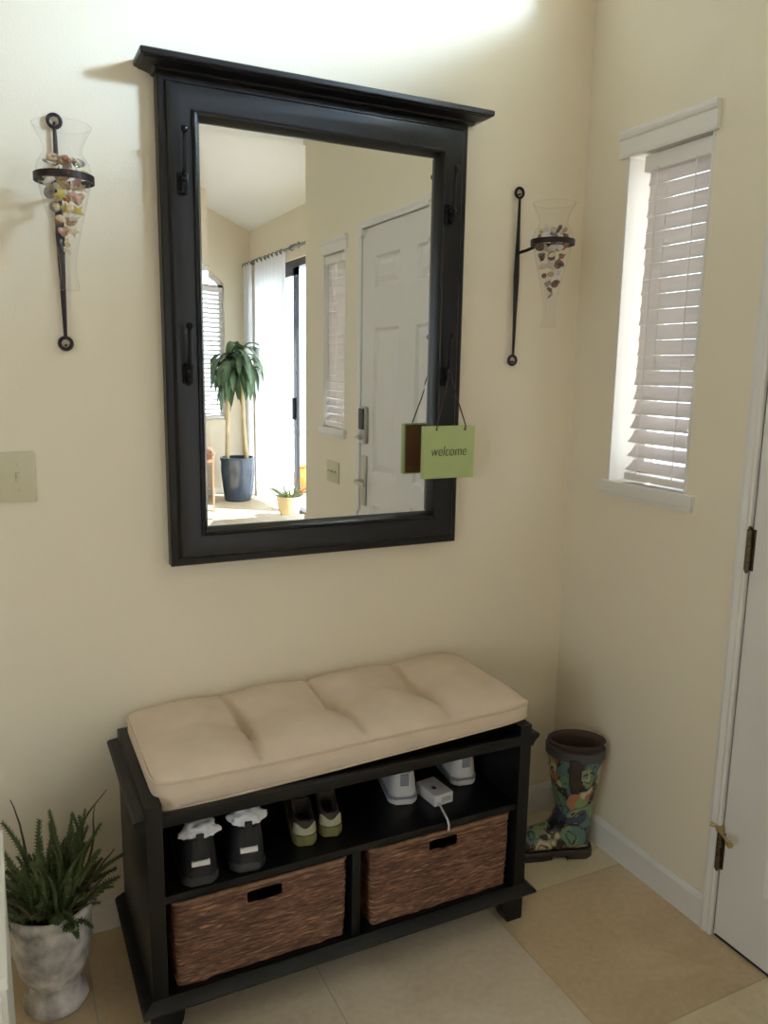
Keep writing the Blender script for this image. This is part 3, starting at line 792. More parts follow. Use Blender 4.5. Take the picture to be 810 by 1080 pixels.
# ------------------------------------------------------------------ woven baskets
def basket(xa, xb, lab, seed):
    ya, yb, za, zb = -.414, -.075, .1045, .307
    t = thing('woven_basket', lab, 'basket', ((xa+xb)/2, (ya+yb)/2, za), 'woven baskets in the bench bays')
    cx = (xa+xb)/2
    per = [('f', xb-xa), ('r', yb-ya), ('b', xb-xa), ('l', yb-ya)]
    hz0, hz1, hw = zb-.047, zb-.011, .043
    R = .018
    rows = 24; nv = rows*5
    def outline(d):     # distance along rounded rectangle -> point, normal
        segs = [((xa+R, ya), (1, 0), xb-xa-2*R), ('c', (xb-R, ya+R), -PI/2), ((xb, ya+R), (0, 1), yb-ya-2*R), ('c', (xb-R, yb-R), 0), ((xb-R, yb), (-1, 0), xb-xa-2*R), ('c', (xa+R, yb-R), PI/2), ((xa, yb-R), (0, -1), yb-ya-2*R), ('c', (xa+R, ya+R), PI)]
        for s in segs:
            L = R*PI/2 if s[0] == 'c' else s[2]
            if d <= L+1e-9:
                if s[0] == 'c':
                    a = s[2]+d/R; return (s[1][0]+R*math.cos(a), s[1][1]+R*math.sin(a)), (math.cos(a), math.sin(a))
                return (s[0][0]+s[1][0]*d, s[0][1]+s[1][1]*d), (s[1][1], -s[1][0])
            d -= L
        return outline(0)
    PER = 2*(xb-xa-2*R)+2*(yb-ya-2*R)+2*PI*R
    fl = xb-xa-2*R
    nu = int(PER/.0045)
    # columns: exact at the hole edges
    ds = sorted(set([PER*k/nu for k in range(nu)]+[fl/2-hw, fl/2+hw]))
    zsl = sorted(set([za+(zb-za)*k/nv for k in range(nv+1)]+[hz0, hz1]))
    mb = MB(); V = []
    for d in ds:
        (px, py), (nx, ny) = outline(d); col = []
        for z in zsl:
            q = (z-za)/(zb-za)*rows + .55*mnoise.noise((px*9+seed, py*9, z*16)) + .22*mnoise.noise((px*40+seed, py*40, z*50))
            r = abs(math.sin(q*PI))
            stake = math.sin((d/.030)*PI + PI*math.floor(q))
            h = .0045*r**.6 + .0012*stake + .0022*mnoise.noise((px*55, py*55+seed, math.floor(q)*3.7))
            bul = .004*math.sin((z-za)/(zb-za)*PI)
            inn = .004*(1-(z-za)/(zb-za))
            h = h+bul*.6-.006-inn
            col.append(mb.bm.verts.new((px+nx*h, py+ny*h, z)))
        V.append(col)
    for i in range(len(ds)):
        i2 = (i+1) % len(ds)
        for j in range(len(zsl)-1):
            dm = (ds[i]+ds[i2])/2 if i2 else PER
            zm = (zsl[j]+zsl[j+1])/2
            if abs(dm-fl/2) < hw and hz0 < zm < hz1: continue
            mb.face([V[i][j], V[i2][j], V[i2][j+1], V[i][j+1]])
    o = obj('basket_body', mb, M['basket'], t, smooth=3.14, weld=False, solid=.007)
    obj('basket_floor', MB().box(xa+.012, xb-.012, ya+.012, yb-.012, za, za+.006), M['basket'], t)
    mb = MB(); pts = []
    for k in range(141):
        (px, py), (nx, ny) = outline(PER*(k % 140)/140); w = .0012*math.sin(k*1.9)
        pts.append((px-nx*.004, py-ny*.004, zb-.001+w))
    mb.tube(pts, .0062, 8, caps=False); obj('basket_rim', mb, M['basket_rim'], t, smooth=3.14)
    mb = MB(); hp = []
    for a in range(33):
        an = a*2*PI/32; c, s2 = math.cos(an), math.sin(an)
        ex = math.copysign(abs(c)**.35, c)*(hw+.001); ez = math.copysign(abs(s2)**.35, s2)*((hz1-hz0)/2+.001)
        hp.append((cx+ex, ya+.0035, (hz0+hz1)/2+ez))
    mb.tube(hp, .0042, 8, caps=False); obj('handle_edge', mb, M['basket'], t, smooth=3.14)
basket(-1.330, -.923, 'brown woven basket under the black shoes, left bay of the bench', 3.1)
basket(-.865, -.462, 'brown woven basket under the white sneakers, right bay of the bench', 8.7)

# ------------------------------------------------------------------ shoes on the shelf (heels towards the room)
SHZ = .3382
def shoe_parts(t, W, L, H, mu, ms, sole=.022, toe_h=.55, accent=None, acc=None, tw=.80):
    """shoe in local space: heel at y=0, toe at +y, centred on x; returns nothing, adds parts to t"""
    O = OFF[t.name]
    def w_at(u): return W/2*(max(.42, .93*math.sqrt(max(0, 1-((.12-u)/.128)**2))) if u < .12 else (.90+.16*math.sin((u-.12)/.88*PI*.62)) if u < .72 else 1.02*math.sqrt(max(0.02, 1-((u-.72)/.285)**2)))
    def h_at(u): return H*(1.0 if u < .06 else 1.0-.10*math.sin((u-.06)/.34*PI) if u < .40 else max(toe_h*.62, (1.04-(u-.40)*1.05)) if u < .8 else toe_h*.80*math.sqrt(max(.04, 1-((u-.8)/.21)**2)))
    us = [0, .012, .03, .06, .12, .2, .3, .38, .42, .5, .6, .7, .78, .86, .92, .97, 1.0]
    rings = []
    for u in us:
        w = w_at(u)*(.8 if u == 0 else 1); h = max(h_at(u), sole+.012); y = u*L
        y += .006*0
        op = u < .40 and u > .03
        wt = w*(tw if u < .45 else .58)
        pts = []
        for k in range(6):                                    # outer left, going up
            f = k/5; xx = w*(1-f)+wt*f + w*.07*math.sin(f*PI); pts.append((-xx, y, sole*.6+(h-sole*.6)*f))
        wi = wt-.007
        if op: mid = [(-wi, y, h-.004), (-wi, y, sole+.03), (-wi*.9, y, sole+.006), (wi*.9, y, sole+.006), (wi, y, sole+.03), (wi, y, h-.004)]
        else:
            top = h*(1.06 if u > .4 else 1.0)
            mid = [(-wt*.8, y, h+(top-h)*.5), (-wt*.5, y, top), (-wt*.15, y, top+.001), (wt*.15, y, top+.001), (wt*.5, y, top), (wt*.8, y, h+(top-h)*.5)]
        pts += mid+[(-x, yy, z) for x, yy, z in pts[::-1]]
        rings.append([(O.x+x, O.y+yy, O.z+z) for x, yy, z in pts])
    mb = MB(); mb.loft(rings); obj('upper', mb, mu, t, smooth=math.radians(50))
    def out(k, grow):
        N = 24; l = [(-(w_at(i/N)+grow), i/N*L) for i in range(N+1)]
        p = l+[(-x, y) for x, y in l[::-1]]
        return p
    mb = MB(); o = out(0, .003); rr = []
    for z, sc in ((0, .94), (.003, 1), (sole*.55, 1.015), (sole, .99)):
        rr.append([(O.x+x*sc, O.y+L/2+(y-L/2)*sc*1.01, O.z+z) for x, y in o])
    mb.loft(rr); obj('sole', mb, ms, t, smooth=math.radians(50))
    if accent == 'stripe':
        mb = MB(); rr = []
        for z in (sole*.50, sole*.95): rr.append([(O.x+x*1.03, O.y+L/2+(y-L/2)*1.018, O.z+z) for x, y in o])
        mb.loft(rr, False, False); obj('sole_stripe', mb, acc, t, solid=.001)
    if accent == 'stripe':
        mb = MB(); mb.box(O.x-.011, O.x+.011, O.y-.004, O.y+.004, O.z+H*.62, O.z+H*.98, .002); obj('heel_tab', mb, acc, t, smooth=SM)
    if accent == 'counter':
        mb = MB()
        def f(u, v):
            a = (u-.5)*PI*1.02; zz = sole+.004+(H*.34)*v*(1-.25*math.cos(a*3)); ww = w_at(.10)*(1.06-.10*v)
            return (O.x+ww*math.sin(a), O.y+L*.085-L*.096*math.cos(a), O.z+zz)
        mb.grid(f, 20, 5); obj('heel_counter', mb, acc, t, solid=.0015, smooth=3.14)
        mb = MB()
    if accent == 'label':
        mb = MB(); zc = H*.52
        mb.box(O.x-W*.23, O.x+W*.23, O.y-.0045, O.y+.003, O.z+zc-.0055, O.z+zc+.0055, .001); obj('heel_label', mb, acc, t)
        mb = MB(); mb.box(O.x-.008, O.x+.008, O.y-.004, O.y+.004, O.z+H*.78, O.z+H+.014, .002); obj('pull_tab', mb, mu, t)
    # laces and tongue
    mb = MB(); mb.grid(lambda u, v: (O.x+(u-.5)*W*.42, O.y+L*(.36+.16*v), O.z+H*(1.08-.26*v)+.004), 6, 6); obj('tongue', mb, mu, t, solid=.004, smooth=3.14)
    mb = MB()
    for k in range(5):
        u = .42+k*.055; h = h_at(u)*1.07+.004
        mb.tube([(O.x-W*.2, O.y+u*L, O.z+h-.004), (O.x, O.y+u*L+.004, O.z+h+.001), (O.x+W*.2, O.y+u*L, O.z+h-.004)], .0022, 6)
    obj('laces', mb, acc if accent == 'stripe' else ms, t, smooth=3.14)
def shoe(x, y, yaw, lab, grp, W, L, H, mu, ms, **k):
    t = thing('sneaker', lab, 'shoe', (0, 0, 0), grp)
    shoe_parts(t, W, L, H, mu, ms, **k)
    t.location = (x, y, SHZ); t.rotation_euler = (0, 0, yaw)
    return t
def sock(x, y, z, lab, seed):
    random.seed(seed); mb = MB()
    tb = bmesh.new(); bmesh.ops.create_icosphere(tb, subdivisions=4, radius=1)
    for v in tb.verts:
        p = v.co.copy(); d = 1+.42*mnoise.noise((p.x*1.6+seed, p.y*1.6, p.z*1.6))+.20*mnoise.noise((p.x*4, p.y*4+seed, p.z*4))
        v.co = Vector((x+p.x*.038*d, y+p.y*.026*d, z+p.z*.021*d))
    mb.merge(tb); tb.free()
    o = obj('sock', mb, M['sock'], None, smooth=3.14)
    o.data.transform(Matrix.Translation((-x, -y, -z))); o.location = (x, y, z)
    tag(o, lab, 'sock')
shoe(-1.268, -.414, -.10, 'black high-backed shoe with white heel tab at the far left of the shelf', 'pair of black shoes', .084, .27, .108, M['shoe_black'], M['shoe_sole_black'], accent='label', acc=M['label_white'])
shoe(-1.161, -.410, -.12, 'black high-backed shoe with white heel tab, second from left on the shelf', 'pair of black shoes', .084, .27, .108, M['shoe_black'], M['shoe_sole_black'], accent='label', acc=M['label_white'])
sock(-1.262, -.384, .4540, 'crumpled white sock stuffed in the leftmost black shoe', 2.3)
sock(-1.156, -.378, .4570, 'crumpled white sock stuffed in the second black shoe from the left', 7.9)
shoe(-1.014, -.372, -.22, 'brown shoe with olive sole, left one of the pair mid shelf', 'pair of brown and olive shoes', .058, .24, .064, M['shoe_brown'], M['shoe_olive'], accent='counter', acc=M['shoe_cream'], sole=.026)
shoe(-.946, -.362, -.24, 'brown shoe with olive sole, right one of the pair mid shelf', 'pair of brown and olive shoes', .058, .24, .064, M['shoe_brown'], M['shoe_olive'], accent='counter', acc=M['shoe_cream'], sole=.026)
shoe(-.722, -.308, -.27, 'white sneaker with grey sole stripe, left of the white charger box', 'pair of white sneakers', .078, .24, .088, M['shoe_white'], M['shoe_white'], accent='stripe', acc=M['shoe_grey'], sole=.026)
shoe(-.527, -.290, -.17, 'white sneaker with grey sole stripe, right of the white charger box', 'pair of white sneakers', .074, .235, .088, M['shoe_white'], M['shoe_white'], accent='stripe', acc=M['shoe_grey'], sole=.026)
# charger box with cable
t = thing('charger_box', 'small white plastic charger box with dangling cable between the white sneakers', 'charger', (0, 0, 0))
obj('case', MB().box(-.029, .029, 0, .088, 0, .031, .004), M['plastic'], t, smooth=SM)
obj('front_label', MB().box(-.008, .021, -.0008, .001, .009, .022), M['label_grey'], t)
obj('socket', MB().box(-.012, -.002, .030, .044, .0305, .0318), M['keypad'], t)
mb = MB(); mb.tube([(-.018, .003, .010), (-.019, -.012, .007), (-.024, -.030, .0035), (-.031, -.050, .0035), (-.036, -.064, .0032), (-.040, -.076, -.004), (-.042, -.0785, -.017)], .0028, 8)
obj('cable', mb, M['plastic'], t, smooth=3.14)
t.location = (-.627, -.348, SHZ); t.rotation_euler = (0, 0, .10)

# ------------------------------------------------------------------ rain boot
t = thing('rain_boot', 'tall dark rubber rain boot with colourful paisley print in the corner', 'boot', (0, 0, 0))
RG = [((.082, .352), (-.088, .340), .068), ((.078, .30), (-.086, .30), .066), ((.066, .24), (-.078, .24), .062), ((.054, .18), (-.066, .175), .056), ((.050, .145), (-.060, .12), .050), ((.056, .120), (-.060, .070), .046), ((.068, .104), (-.060, .022), .043), ((.084, .092), (-.025, .018), .042), ((.115, .080), (.055, .018), .045), ((.150, .070), (.120, .018), .048), ((.180, .058), (.165, .018), .045), ((.203, .042), (.198, .018), .032), ((.212, .028), (.211, .020), .012)]
def ring_b(A, B, w, n=32, inset=0.):
    A = Vector((A[0], 0, A[1])); B = Vector((B[0], 0, B[1])); c = (A+B)/2; h = (A-B)/2
    h = h*(1-inset/h.length)
    return [c+h*math.cos(k*2*PI/n)+Vector((0, (w-inset)*math.sin(k*2*PI/n)*(1-.0), 0)) for k in range(n)]
mb = MB(); mb.loft([ring_b(*r) for r in RG], False, True); obj('boot_shell', mb, M['paisley'], t, smooth=3.14, solid=.004)
mb = MB(); top = RG[0]; mb.loft([ring_b((top[0][0]+.002, top[0][1]+.016), (top[1][0]-.006, top[1][1]+.024), top[2], inset=.002), ring_b((top[0][0], top[0][1]+.019), (top[1][0]-.004, top[1][1]+.027), top[2], inset=.006)]+[ring_b(*r, inset=.007) for r in RG[:7]], False, True); obj('lining', mb, M['boot_lining'], t, smooth=3.14)
mb = MB()
def grow(A, B, w, dz, g):
    A2 = (A[0]+g, A[1]+dz); B2 = (B[0]-g, B[1]+dz); return ring_b(A2, B2, w+g)
top = RG[0]
mb.loft([grow(*top, -.024, .0015), grow(*top, -.024, .004), grow(*top, .002, .0045), grow(*top, .004, .001), grow(*top, .003, -.005), grow(*top, -.01, -.006)], False, False)
obj('cuff', mb, M['boot_cuff'], t, smooth=math.radians(60))
mb = MB()
def sole_out(z, g):
    P = [(.214, 0), (.205, .026), (.18, .043), (.14, .049), (.09, .046), (.05, .040), (.0, .040), (-.04, .040), (-.060, .026), (-.066, 0)]
    P2 = P+[(f, -w) for f, w in P[-2:0:-1]]
    return [(f+math.copysign(g, f-.07), w*(1+g*20), z) for f, w in P2]
mb.loft([sole_out(.012, .003), sole_out(.020, .004), sole_out(.028, .001)]); 
def part_sole(f0, f1):
    pts = [p for p in sole_out(0, .003)]; c = [(max(f0, min(f1, f)), w) for f, w, z in pts]
    mb.prism(c, 'z', 0, .013)
part_sole(-.07, .018); part_sole(.062, .22)
obj('sole', mb, M['boot_dark'], t, smooth=SM)
mb = MB()
mb.box(-.006, .034, .060, .0715, .250, .334, .002); mb.box(.002, .026, .058, .069, .226, .255, .002)
obj('strap', mb, M['boot_dark'], t, smooth=SM)
mb = MB(); mb.tube([(-.022, .0725, .272), (-.002, .0735, .272), (-.002, .0735, .300), (-.022, .0725, .300), (-.022, .0725, .272)], .0026, 8); obj('buckle', mb, M['steel'], t, smooth=SM)
t.rotation_euler = (0, 0, PI-math.radians(21)); t.location = (-.112, -.236, 0)

# ------------------------------------------------------------------ potted plant
PC = Vector((-1.560, -.200, 0))
t = thing('potted_plant', 'whitewashed stone urn of spiky green stems on the floor left of the bench', 'plant', PC)
mb = MB()
prof = [(.0, .0), (.066, .0), (.070, .006), (.069, .018), (.060, .034), (.052, .048), (.052, .058), (.062, .075), (.076, .105), (.084, .145), (.087, .185), (.088, .215), (.091, .228), (.097, .236), (.099, .246), (.096, .254), (.089, .255), (.084, .246), (.082, .225), (.080, .20)]
rings = []
for r, z in prof:
    rings.append([(PC.x+(r+.0035*mnoise.noise((math.cos(a)*3, math.sin(a)*3, z*18)))*math.cos(a), PC.y+(r+.0035*mnoise.noise((math.cos(a)*3, math.sin(a)*3, z*18)))*math.sin(a), z) for a in [k*2*PI/64 for k in range(64)]])
mb.loft(rings[1:], True, False); obj('urn', mb, M['pot_stone'], t, smooth=3.14)
mb = MB(); mb.lathe([(.0005, .228), (.05, .226), (.084, .222)], PC, 32, True); obj('soil', mb, M['soil'], t, smooth=3.14)
random.seed(21)
def plume(mb, base, d0, L, bend, r0, leafy=True, twig=None):
    pts = []; p = Vector(base); d = Vector(d0).normalized(); n = 12
    for k in range(n+1):
        pts.append(p.copy()); p = p+d*(L/n)
        d = (d+Vector(bend)*(1/n)+Vector((random.uniform(-.13, .13), random.uniform(-.13, .13), random.uniform(-.05, .05)))).normalized()
    rr = [r0*(1-.7*(k/n)**2.2)*(.55 if not leafy else .58) for k in range(n+1)]
    (mb if leafy else twig).tube(pts, rr, 6)
    if leafy:
        cnt = int(L*820)
        for q in range(cnt):
            f = (q+.5)/cnt; i = min(n-1, int(f*n)); fr = f*n-i
            c = pts[i].lerp(pts[i+1], fr); dd = (pts[i+1]-pts[i]).normalized()
            a = q*2.4; side = dd.cross(Vector((0, 0, 1)) if abs(dd.z) < .95 else Vector((1, 0, 0))).normalized(); oth = dd.cross(side)
            o = side*math.cos(a)+oth*math.sin(a); ll = r0*1.75*(1-.6*f**1.5); ww = .0017
            tip = c+(o*1.05+dd*.6).normalized()*ll; s2 = dd.cross(o)*ww
            v = [mb.bm.verts.new(x) for x in (c-s2, c+s2, c.lerp(tip, .6)+s2*.9+dd*.001, tip, c.lerp(tip, .6)-s2*.9+dd*.001)]
            mb.face(v)
fol = MB(); twig = MB()
stems = [  # azimuth, lean, length, bend, radius
    (0, .02, .235, 0, .0100), (.6, .06, .20, .05, .0105), (2.4, .10, .225, .05, .0115), (-2.6, .05, .24, 0, .0120), (3.3, .16, .20, .1, .0110), (2.9, .3, .17, .1, .0095),
    (.2, .26, .23, -.05, .0105), (-.2, .48, .235, -.45, .0095), (.1, .14, .23, .05, .0095), (.0, .55, .23, -.6, .0085), (-.5, .5, .17, -.25, .0095), (-1.2, .1, .20, 0, .011), (-1.9, .2, .18, 0, .011)]
for k in range(30):
    az = random.uniform(0, 2*PI); q = random.uniform(.0, .055)
    stems.append((az, random.uniform(.05, .55), random.uniform(.10, .19), random.uniform(-.3, .3), random.uniform(.0095, .0125)))
for az, lean, L, bd, r in stems:
    d = (math.cos(az)*lean, math.sin(az)*lean, 1); plume(fol, (PC.x+math.cos(az)*.03, PC.y+math.sin(az)*.03, .225), d, L, (math.cos(az)*bd, math.sin(az)*bd, 0), r, True, twig)
for k in range(60):
    az = random.uniform(0, 2*PI); lean = random.uniform(.3, 1.5); L = random.uniform(.08, .135)
    d = (math.cos(az)*lean, math.sin(az)*lean, 1); rr = random.uniform(.0, .07)
    plume(fol, (PC.x+math.cos(az)*rr, PC.y+math.sin(az)*rr, .225), d, L, (math.cos(az)*.5, math.sin(az)*.5, random.uniform(-.9, .1)), random.uniform(.008, .0115), True, twig)
for az, lean, L in ((-.5, .8, .14), (-.3, .6, .19), (.25, .42, .23), (2.9, .6, .16), (-2.9, .8, .17), (-2.3, .5, .2), (2.2, .4, .24), (.9, .3, .25), (-1., .7, .16), (-.9, 1.1, .12)):
    plume(fol, (PC.x+math.cos(az)*.05, PC.y+math.sin(az)*.05, .228), (math.cos(az)*lean, math.sin(az)*lean, 1), L, (0, 0, random.uniform(-.4, .3)), .006, False, twig)
obj('foliage', fol, M['leaf'], t, smooth=3.14, weld=False)
obj('bare_stems', twig, M['leaf_tip'], t, smooth=3.14)

# ------------------------------------------------------------------ white cabinet at the left edge
kx0, kx1, ky0, ky1, kz = -2.05, -1.640, -.80, -.375, .547
t = thing('white_cabinet', 'white painted low cabinet whose edge shows at the lower left', 'cabinet', ((kx0+kx1)/2, (ky0+ky1)/2, 0))
obj('body', MB().box(kx0+.004, kx1-.003, ky0+.01, ky1, 0, kz-.02, .002), M['cabinet'], t)
obj('top', MB().box(kx0, kx1, ky0, ky1, kz-.02, kz, .003), M['cabinet'], t)
for a, b in ((kx0+.01, (kx0+kx1)/2-.002), ((kx0+kx1)/2+.002, kx1-.01)):
    dr = obj('cabinet_door', MB().box(a, b, ky0-.008, ky0+.009, .06, kz-.03, .003), M['cabinet'], t)
    c = b-.03 if a < (kx0+kx1)/2-.1 else a+.03
    obj('knob', MB().tube([(c, ky0-.007, .42), (c, ky0-.022, .42)], .006, 10).ball((c, ky0-.027, .42), .012, 2), M['nickel'], dr, smooth=SM)

# ------------------------------------------------------------------ the living room seen in the mirror
def curtain(ya, yb, lab, n):
    t = thing('sheer_curtain', lab, 'curtain', (XC-.07, (ya+yb)/2, 2.54), 'white sheer curtains on the rod')
    mb = MB()
    mb.grid(lambda u, v: (XC-.075+.028*math.sin(u*n*2*PI)*(1-.25*v)+.006*math.sin(u*37+v*3), ya+(yb-ya)*u, .02+v*2.53), n*12, 10)
    obj('cloth', mb, M['curtain'], t, smooth=3.14)
    for k in range(max(2, n)):
        obj('grommet', MB().torus((XC-.075, ya+(yb-ya)*(k+.25)/n, 2.545), .022, .004, 'y', 20, 8), M['rod'], t, smooth=SM)
curtain(-7.03, -6.74, 'narrow white sheer curtain panel in the far corner behind the tall plant', 3)
curtain(-6.63, -5.64, 'wide white sheer curtain panel beside the dark sliding door frame', 8)
curtain(-4.2, -3.45, 'white sheer curtain panel at the near end of the sliding door', 7)
t = thing('curtain_rod', 'pewter curtain rod above the sliding door, seen in the mirror', 'curtain rod', (XC-.075, -5.2, 2.545))
obj('pole', MB().tube([(XC-.075, -7.02, 2.545), (XC-.075, -3.2, 2.545)], .014, 12), M['rod'], t, smooth=SM)
for y in (-6.68, -5.45, -3.3):
    obj('bracket', MB().tube([(XC, y, 2.58), (XC-.04, y, 2.58), (XC-.075, y, 2.565)], .008, 8).tube([(XC, y, 2.58), (XC-.008, y, 2.58)], .03, 14).torus((XC-.075, y, 2.545), .020, .006, 'y', 18, 8), M['rod'], t, smooth=SM)
obj('finial', MB().ball((XC-.075, -3.17, 2.545), .035, 2), M['rod'], t, smooth=SM)

def big_pot(cx, cy, r, h, lab):
    t = thing('dracaena_plant', lab, 'plant', (cx, cy, 0))
    mb = MB(); mb.lathe([(r*.70, 0), (r*.78, .01), (r*.90, h*.35), (r*.98, h*.7), (r*.97, h*.9), (r*1.0, h*.93), (r*1.0, h), (r*.9, h), (r*.9, h-.05)], (cx, cy, 0), 48, True); obj('pot', mb, M['blue_pot'], t, smooth=SM)
    mb = MB(); mb.lathe([(.001, h-.03), (r*.9, h-.035)], (cx, cy, 0), 32, True); obj('soil', mb, M['soil'], t)
    return t
def crown(t, c, n, R, seed, hmax=.34):
    random.seed(seed); mb = MB()
    for k in range(n):
        az = k*2.4+random.uniform(-.3, .3); el = random.uniform(-.3, 1.0) if k > 5 else random.uniform(1., 1.4)
        L = R*random.uniform(.8, 1.15); w = .040*random.uniform(.8, 1.15)
        d = Vector((math.cos(az)*math.cos(el), math.sin(az)*math.cos(el), math.sin(el))); p = Vector(c)+Vector((0, 0, random.uniform(-.24, .04)))
        rows = []
        for s in range(11):
            f = s/10; ww = w*math.sin(PI*min(1, .12+f*.88))**.8
            sd = d.cross(Vector((0, 0, 1))); sd = sd.normalized() if sd.length > 1e-3 else Vector((1, 0, 0))
            up = sd.cross(d).normalized()
            rows.append([mb.bm.verts.new(p-sd*ww+up*ww*.3), mb.bm.verts.new(p), mb.bm.verts.new(p+sd*ww+up*ww*.3)])
            p = p+d*L/10; d = (d+Vector((0, 0, -.34-.12*f))).normalized()
        for a, b in zip(rows, rows[1:]):
            mb.face([a[0], a[1], b[1], b[0]]); mb.face([a[1], a[2], b[2], b[1]])
    obj('foliage', mb, M['drac'], t, smooth=3.14, weld=False)
t = big_pot(.765, -6.55, .19, .475, 'tall dracaena with two canes in a blue glazed pot, seen in the mirror')
for pts, sd, n in (([(.66, -6.58, .44), (.668, -6.58, .8), (.682, -6.57, 1.15), (.686, -6.57, 1.52)], 3, 40), ([(.86, -6.52, .44), (.835, -6.52, .75), (.826, -6.53, 1.1), (.83, -6.53, 1.58)], 9, 40)):
    mb = MB(); mb.tube(pts, [.024, .023, .021, .017], 10); obj('cane', mb, M['cane'], t, smooth=SM)
    crown(t, pts[-1], n, .46, sd)
t = thing('planter', 'blue glazed planter at the left edge of the mirror, beside the dracaena', 'planter', (.37, -6.78, 0))
mb = MB(); r, h = .18, .44
mb.lathe([(r*.70, 0), (r*.78, .01), (r*.90, h*.35), (r*.98, h*.7), (r*1.0, h*.93), (r*1.0, h), (r*.9, h), (r*.9, h-.05)], (.37, -6.78, 0), 48, True); obj('pot', mb, M['blue_pot'], t, smooth=SM)
mb = MB(); mb.lathe([(.001, h-.03), (r*.9, h-.035)], (.37, -6.78, 0), 32, True); obj('soil', mb, M['soil'], t)
# small wooden table, one leg in the mirror
t = thing('side_table', 'small reddish wooden table whose leg shows at the lower left of the mirror', 'table', (-.10, -6.08, 0))
obj('tabletop', MB().box(-.53, .335, -6.42, -5.79, .590, .616, .003), M['wood'], t)
for a in (-.51, .255):
    for b in (-6.40, -5.86): obj('leg', MB().prism([(a, b), (a+.062, b), (a+.062, b+.062), (a, b+.062)], 'z', 0, .592), M['wood'], t)
obj('apron', MB().box(-.46, .27, -5.835, -5.82, .52, .592).box(-.46, .27, -6.385, -6.37, .52, .592), M['wood'], t)
# tan pot with dark foliage
t = thing('potted_plant', 'round tan pot of low dark foliage by the sliding door, seen in the mirror', 'plant', (.955, -5.40, 0))
c = (.955, -5.40, 0)
mb = MB(); mb.lathe([(.075, 0), (.085, .008), (.105, .08), (.118, .15), (.124, .19), (.126, .205), (.112, .205), (.108, .18)], c, 40, True); obj('pot', mb, M['tan_pot'], t, smooth=SM)
mb = MB(); mb.lathe([(.001, .185), (.109, .18)], c, 32, True); obj('soil', mb, M['soil'], t)
random.seed(5); fol = MB(); tw = MB()
for k in range(30):
    az = random.uniform(0, 2*PI); lean = random.uniform(.2, 1.6)
    plume(fol, (c[0]+math.cos(az)*.06, c[1]+math.sin(az)*.06, .185), (math.cos(az)*lean, math.sin(az)*lean, 1), random.uniform(.12, .2), (0, 0, -.6), .009, True, tw)
obj('foliage', fol, M['leaf'], t, smooth=3.14, weld=False)
# orange gourd-shaped jar outside on the patio
c = (1.70, -6.98, -.03)
t = thing('garden_jar', 'round orange glazed jar beyond the glass of the sliding door, in the mirror', 'jar', c)
mb = MB(); mb.lathe([(.06, 0), (.07, .01), (.12, .06), (.145, .12), (.15, .17), (.13, .24), (.08, .29), (.07, .30), (.08, .315), (.073, .317), (.062, .30)], c, 40, True); obj('jar_body', mb, M['orange'], t, smooth=3.14)
obj('jar_rim', MB().torus((c[0], c[1], c[2]+.315), .075, .008, 'z', 32, 8), M['orange'], t, smooth=3.14)

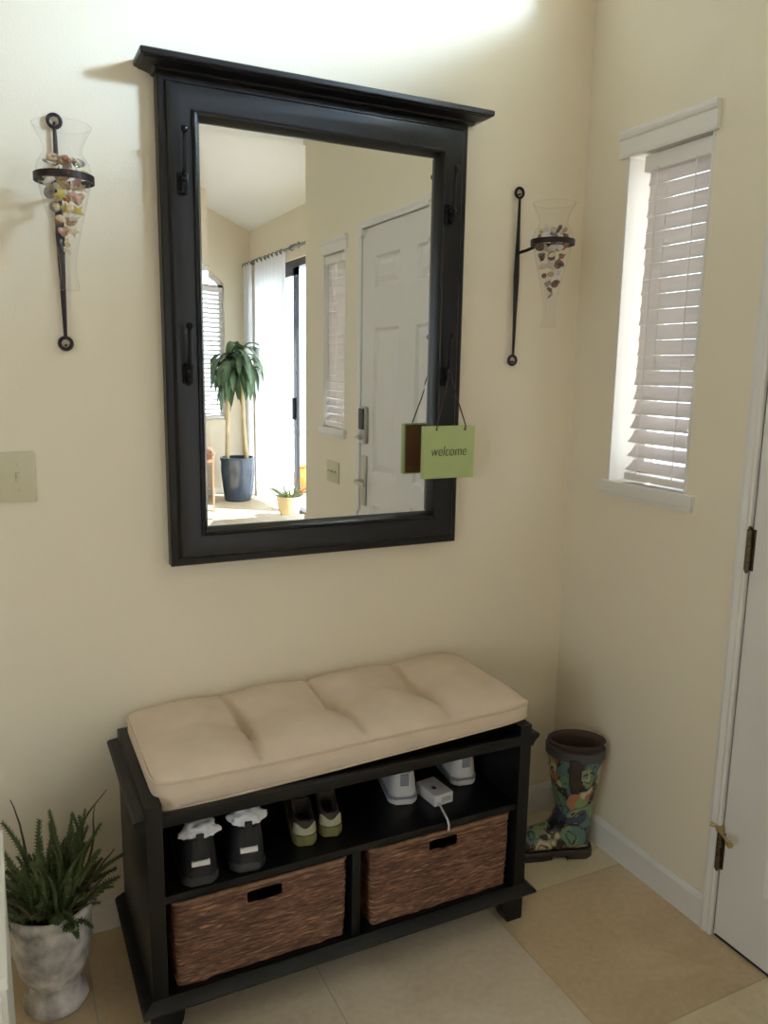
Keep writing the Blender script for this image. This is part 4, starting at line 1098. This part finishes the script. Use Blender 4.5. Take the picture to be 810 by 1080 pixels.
# ------------------------------------------------------------------ light
w = bpy.data.worlds.new('sky'); scn.world = w; w.use_nodes = True
bg = w.node_tree.nodes['Background']; bg.inputs['Color'].default_value = (.76, .87, 1.0, 1); bg.inputs['Strength'].default_value = 3.2
def sun(dirv, e, col):
    l = bpy.data.lights.new('sun', 'SUN'); l.energy = e; l.color = col; l.angle = math.radians(.6)
    o = bpy.data.objects.new('sun', l); COL.objects.link(o); o.rotation_euler = Vector(dirv).to_track_quat('-Z', 'Y').to_euler(); o.location = (6, -3, 8); return o
sun((-1, -.8, -1.1), 13, (1, .98, .95))
def portal(name, loc, dirv, sx, sy):
    l = bpy.data.lights.new(name, 'AREA'); l.shape = 'RECTANGLE'; l.size = sx; l.size_y = sy; l.cycles.is_portal = True
    o = bpy.data.objects.new(name, l); COL.objects.link(o); o.location = loc
    o.rotation_euler = Vector(dirv).to_track_quat('-Z', 'Y').to_euler(); return o
portal('sky_portal', (XC+.16, (SY[0]+SY[1])/2, SZ/2), (-1, 0, 0), SY[1]-SY[0], SZ)
portal('sky_portal', (T+.02, (CY[0]+CY[1])/2, (CZ[0]+CZ[1])/2), (-1, 0, 0), CY[1]-CY[0], CZ[1]-CZ[0])
portal('sky_portal', (XL-T-.02, (LW[0]+LW[1])/2, (LW[2]+LW[3])/2), (1, 0, 0), LW[1]-LW[0], LW[3]-LW[2])
portal('sky_portal', (acx, YF-T-.02, (AZ0+AZT)/2), (0, 1, 0), AX1-AX0, AZT-AZ0)
for a, b in WY: portal('sky_portal', (T+.02, (a+b)/2, (WZ[0]+WZ[1])/2), (-1, 0, 0), b-a, WZ[1]-WZ[0])

# added area lamp outside the clerestory over the door, standing in for bright sky
l = bpy.data.lights.new('clerestory_wash_lamp', 'AREA'); l.shape = 'RECTANGLE'; l.size = .40; l.size_y = .40; l.energy = 165; l.color = (.54, .73, 1.0)
o = bpy.data.objects.new('clerestory_wash_lamp', l); COL.objects.link(o); o.location = (.85, -1.98, 2.95)
o.rotation_euler = Vector((-1.7, .8, -.55)).to_track_quat('-Z', 'Y').to_euler()

# ------------------------------------------------------------------ camera
cam = bpy.data.cameras.new('camera'); cam.sensor_fit = 'VERTICAL'; cam.sensor_height = 36; cam.lens = 838.88/1080*36
cam.clip_start = .02
co = bpy.data.objects.new('camera', cam); COL.objects.link(co)
co.location = (-1.6077, -1.9641, 1.438); co.rotation_euler = (1.3937, -.0161, -.4543)
scn.camera = co
vs = scn.view_settings
scn.display_settings.display_device = 'sRGB'
vs.view_transform = 'Standard'; vs.look = 'None'; vs.gamma = 1; vs.use_curve_mapping = False; vs.exposure = 0.66
scn.cycles.max_bounces = 14; scn.cycles.diffuse_bounces = 8; scn.cycles.glossy_bounces = 6; scn.cycles.transparent_max_bounces = 24
scn.cycles.sample_clamp_indirect = 8
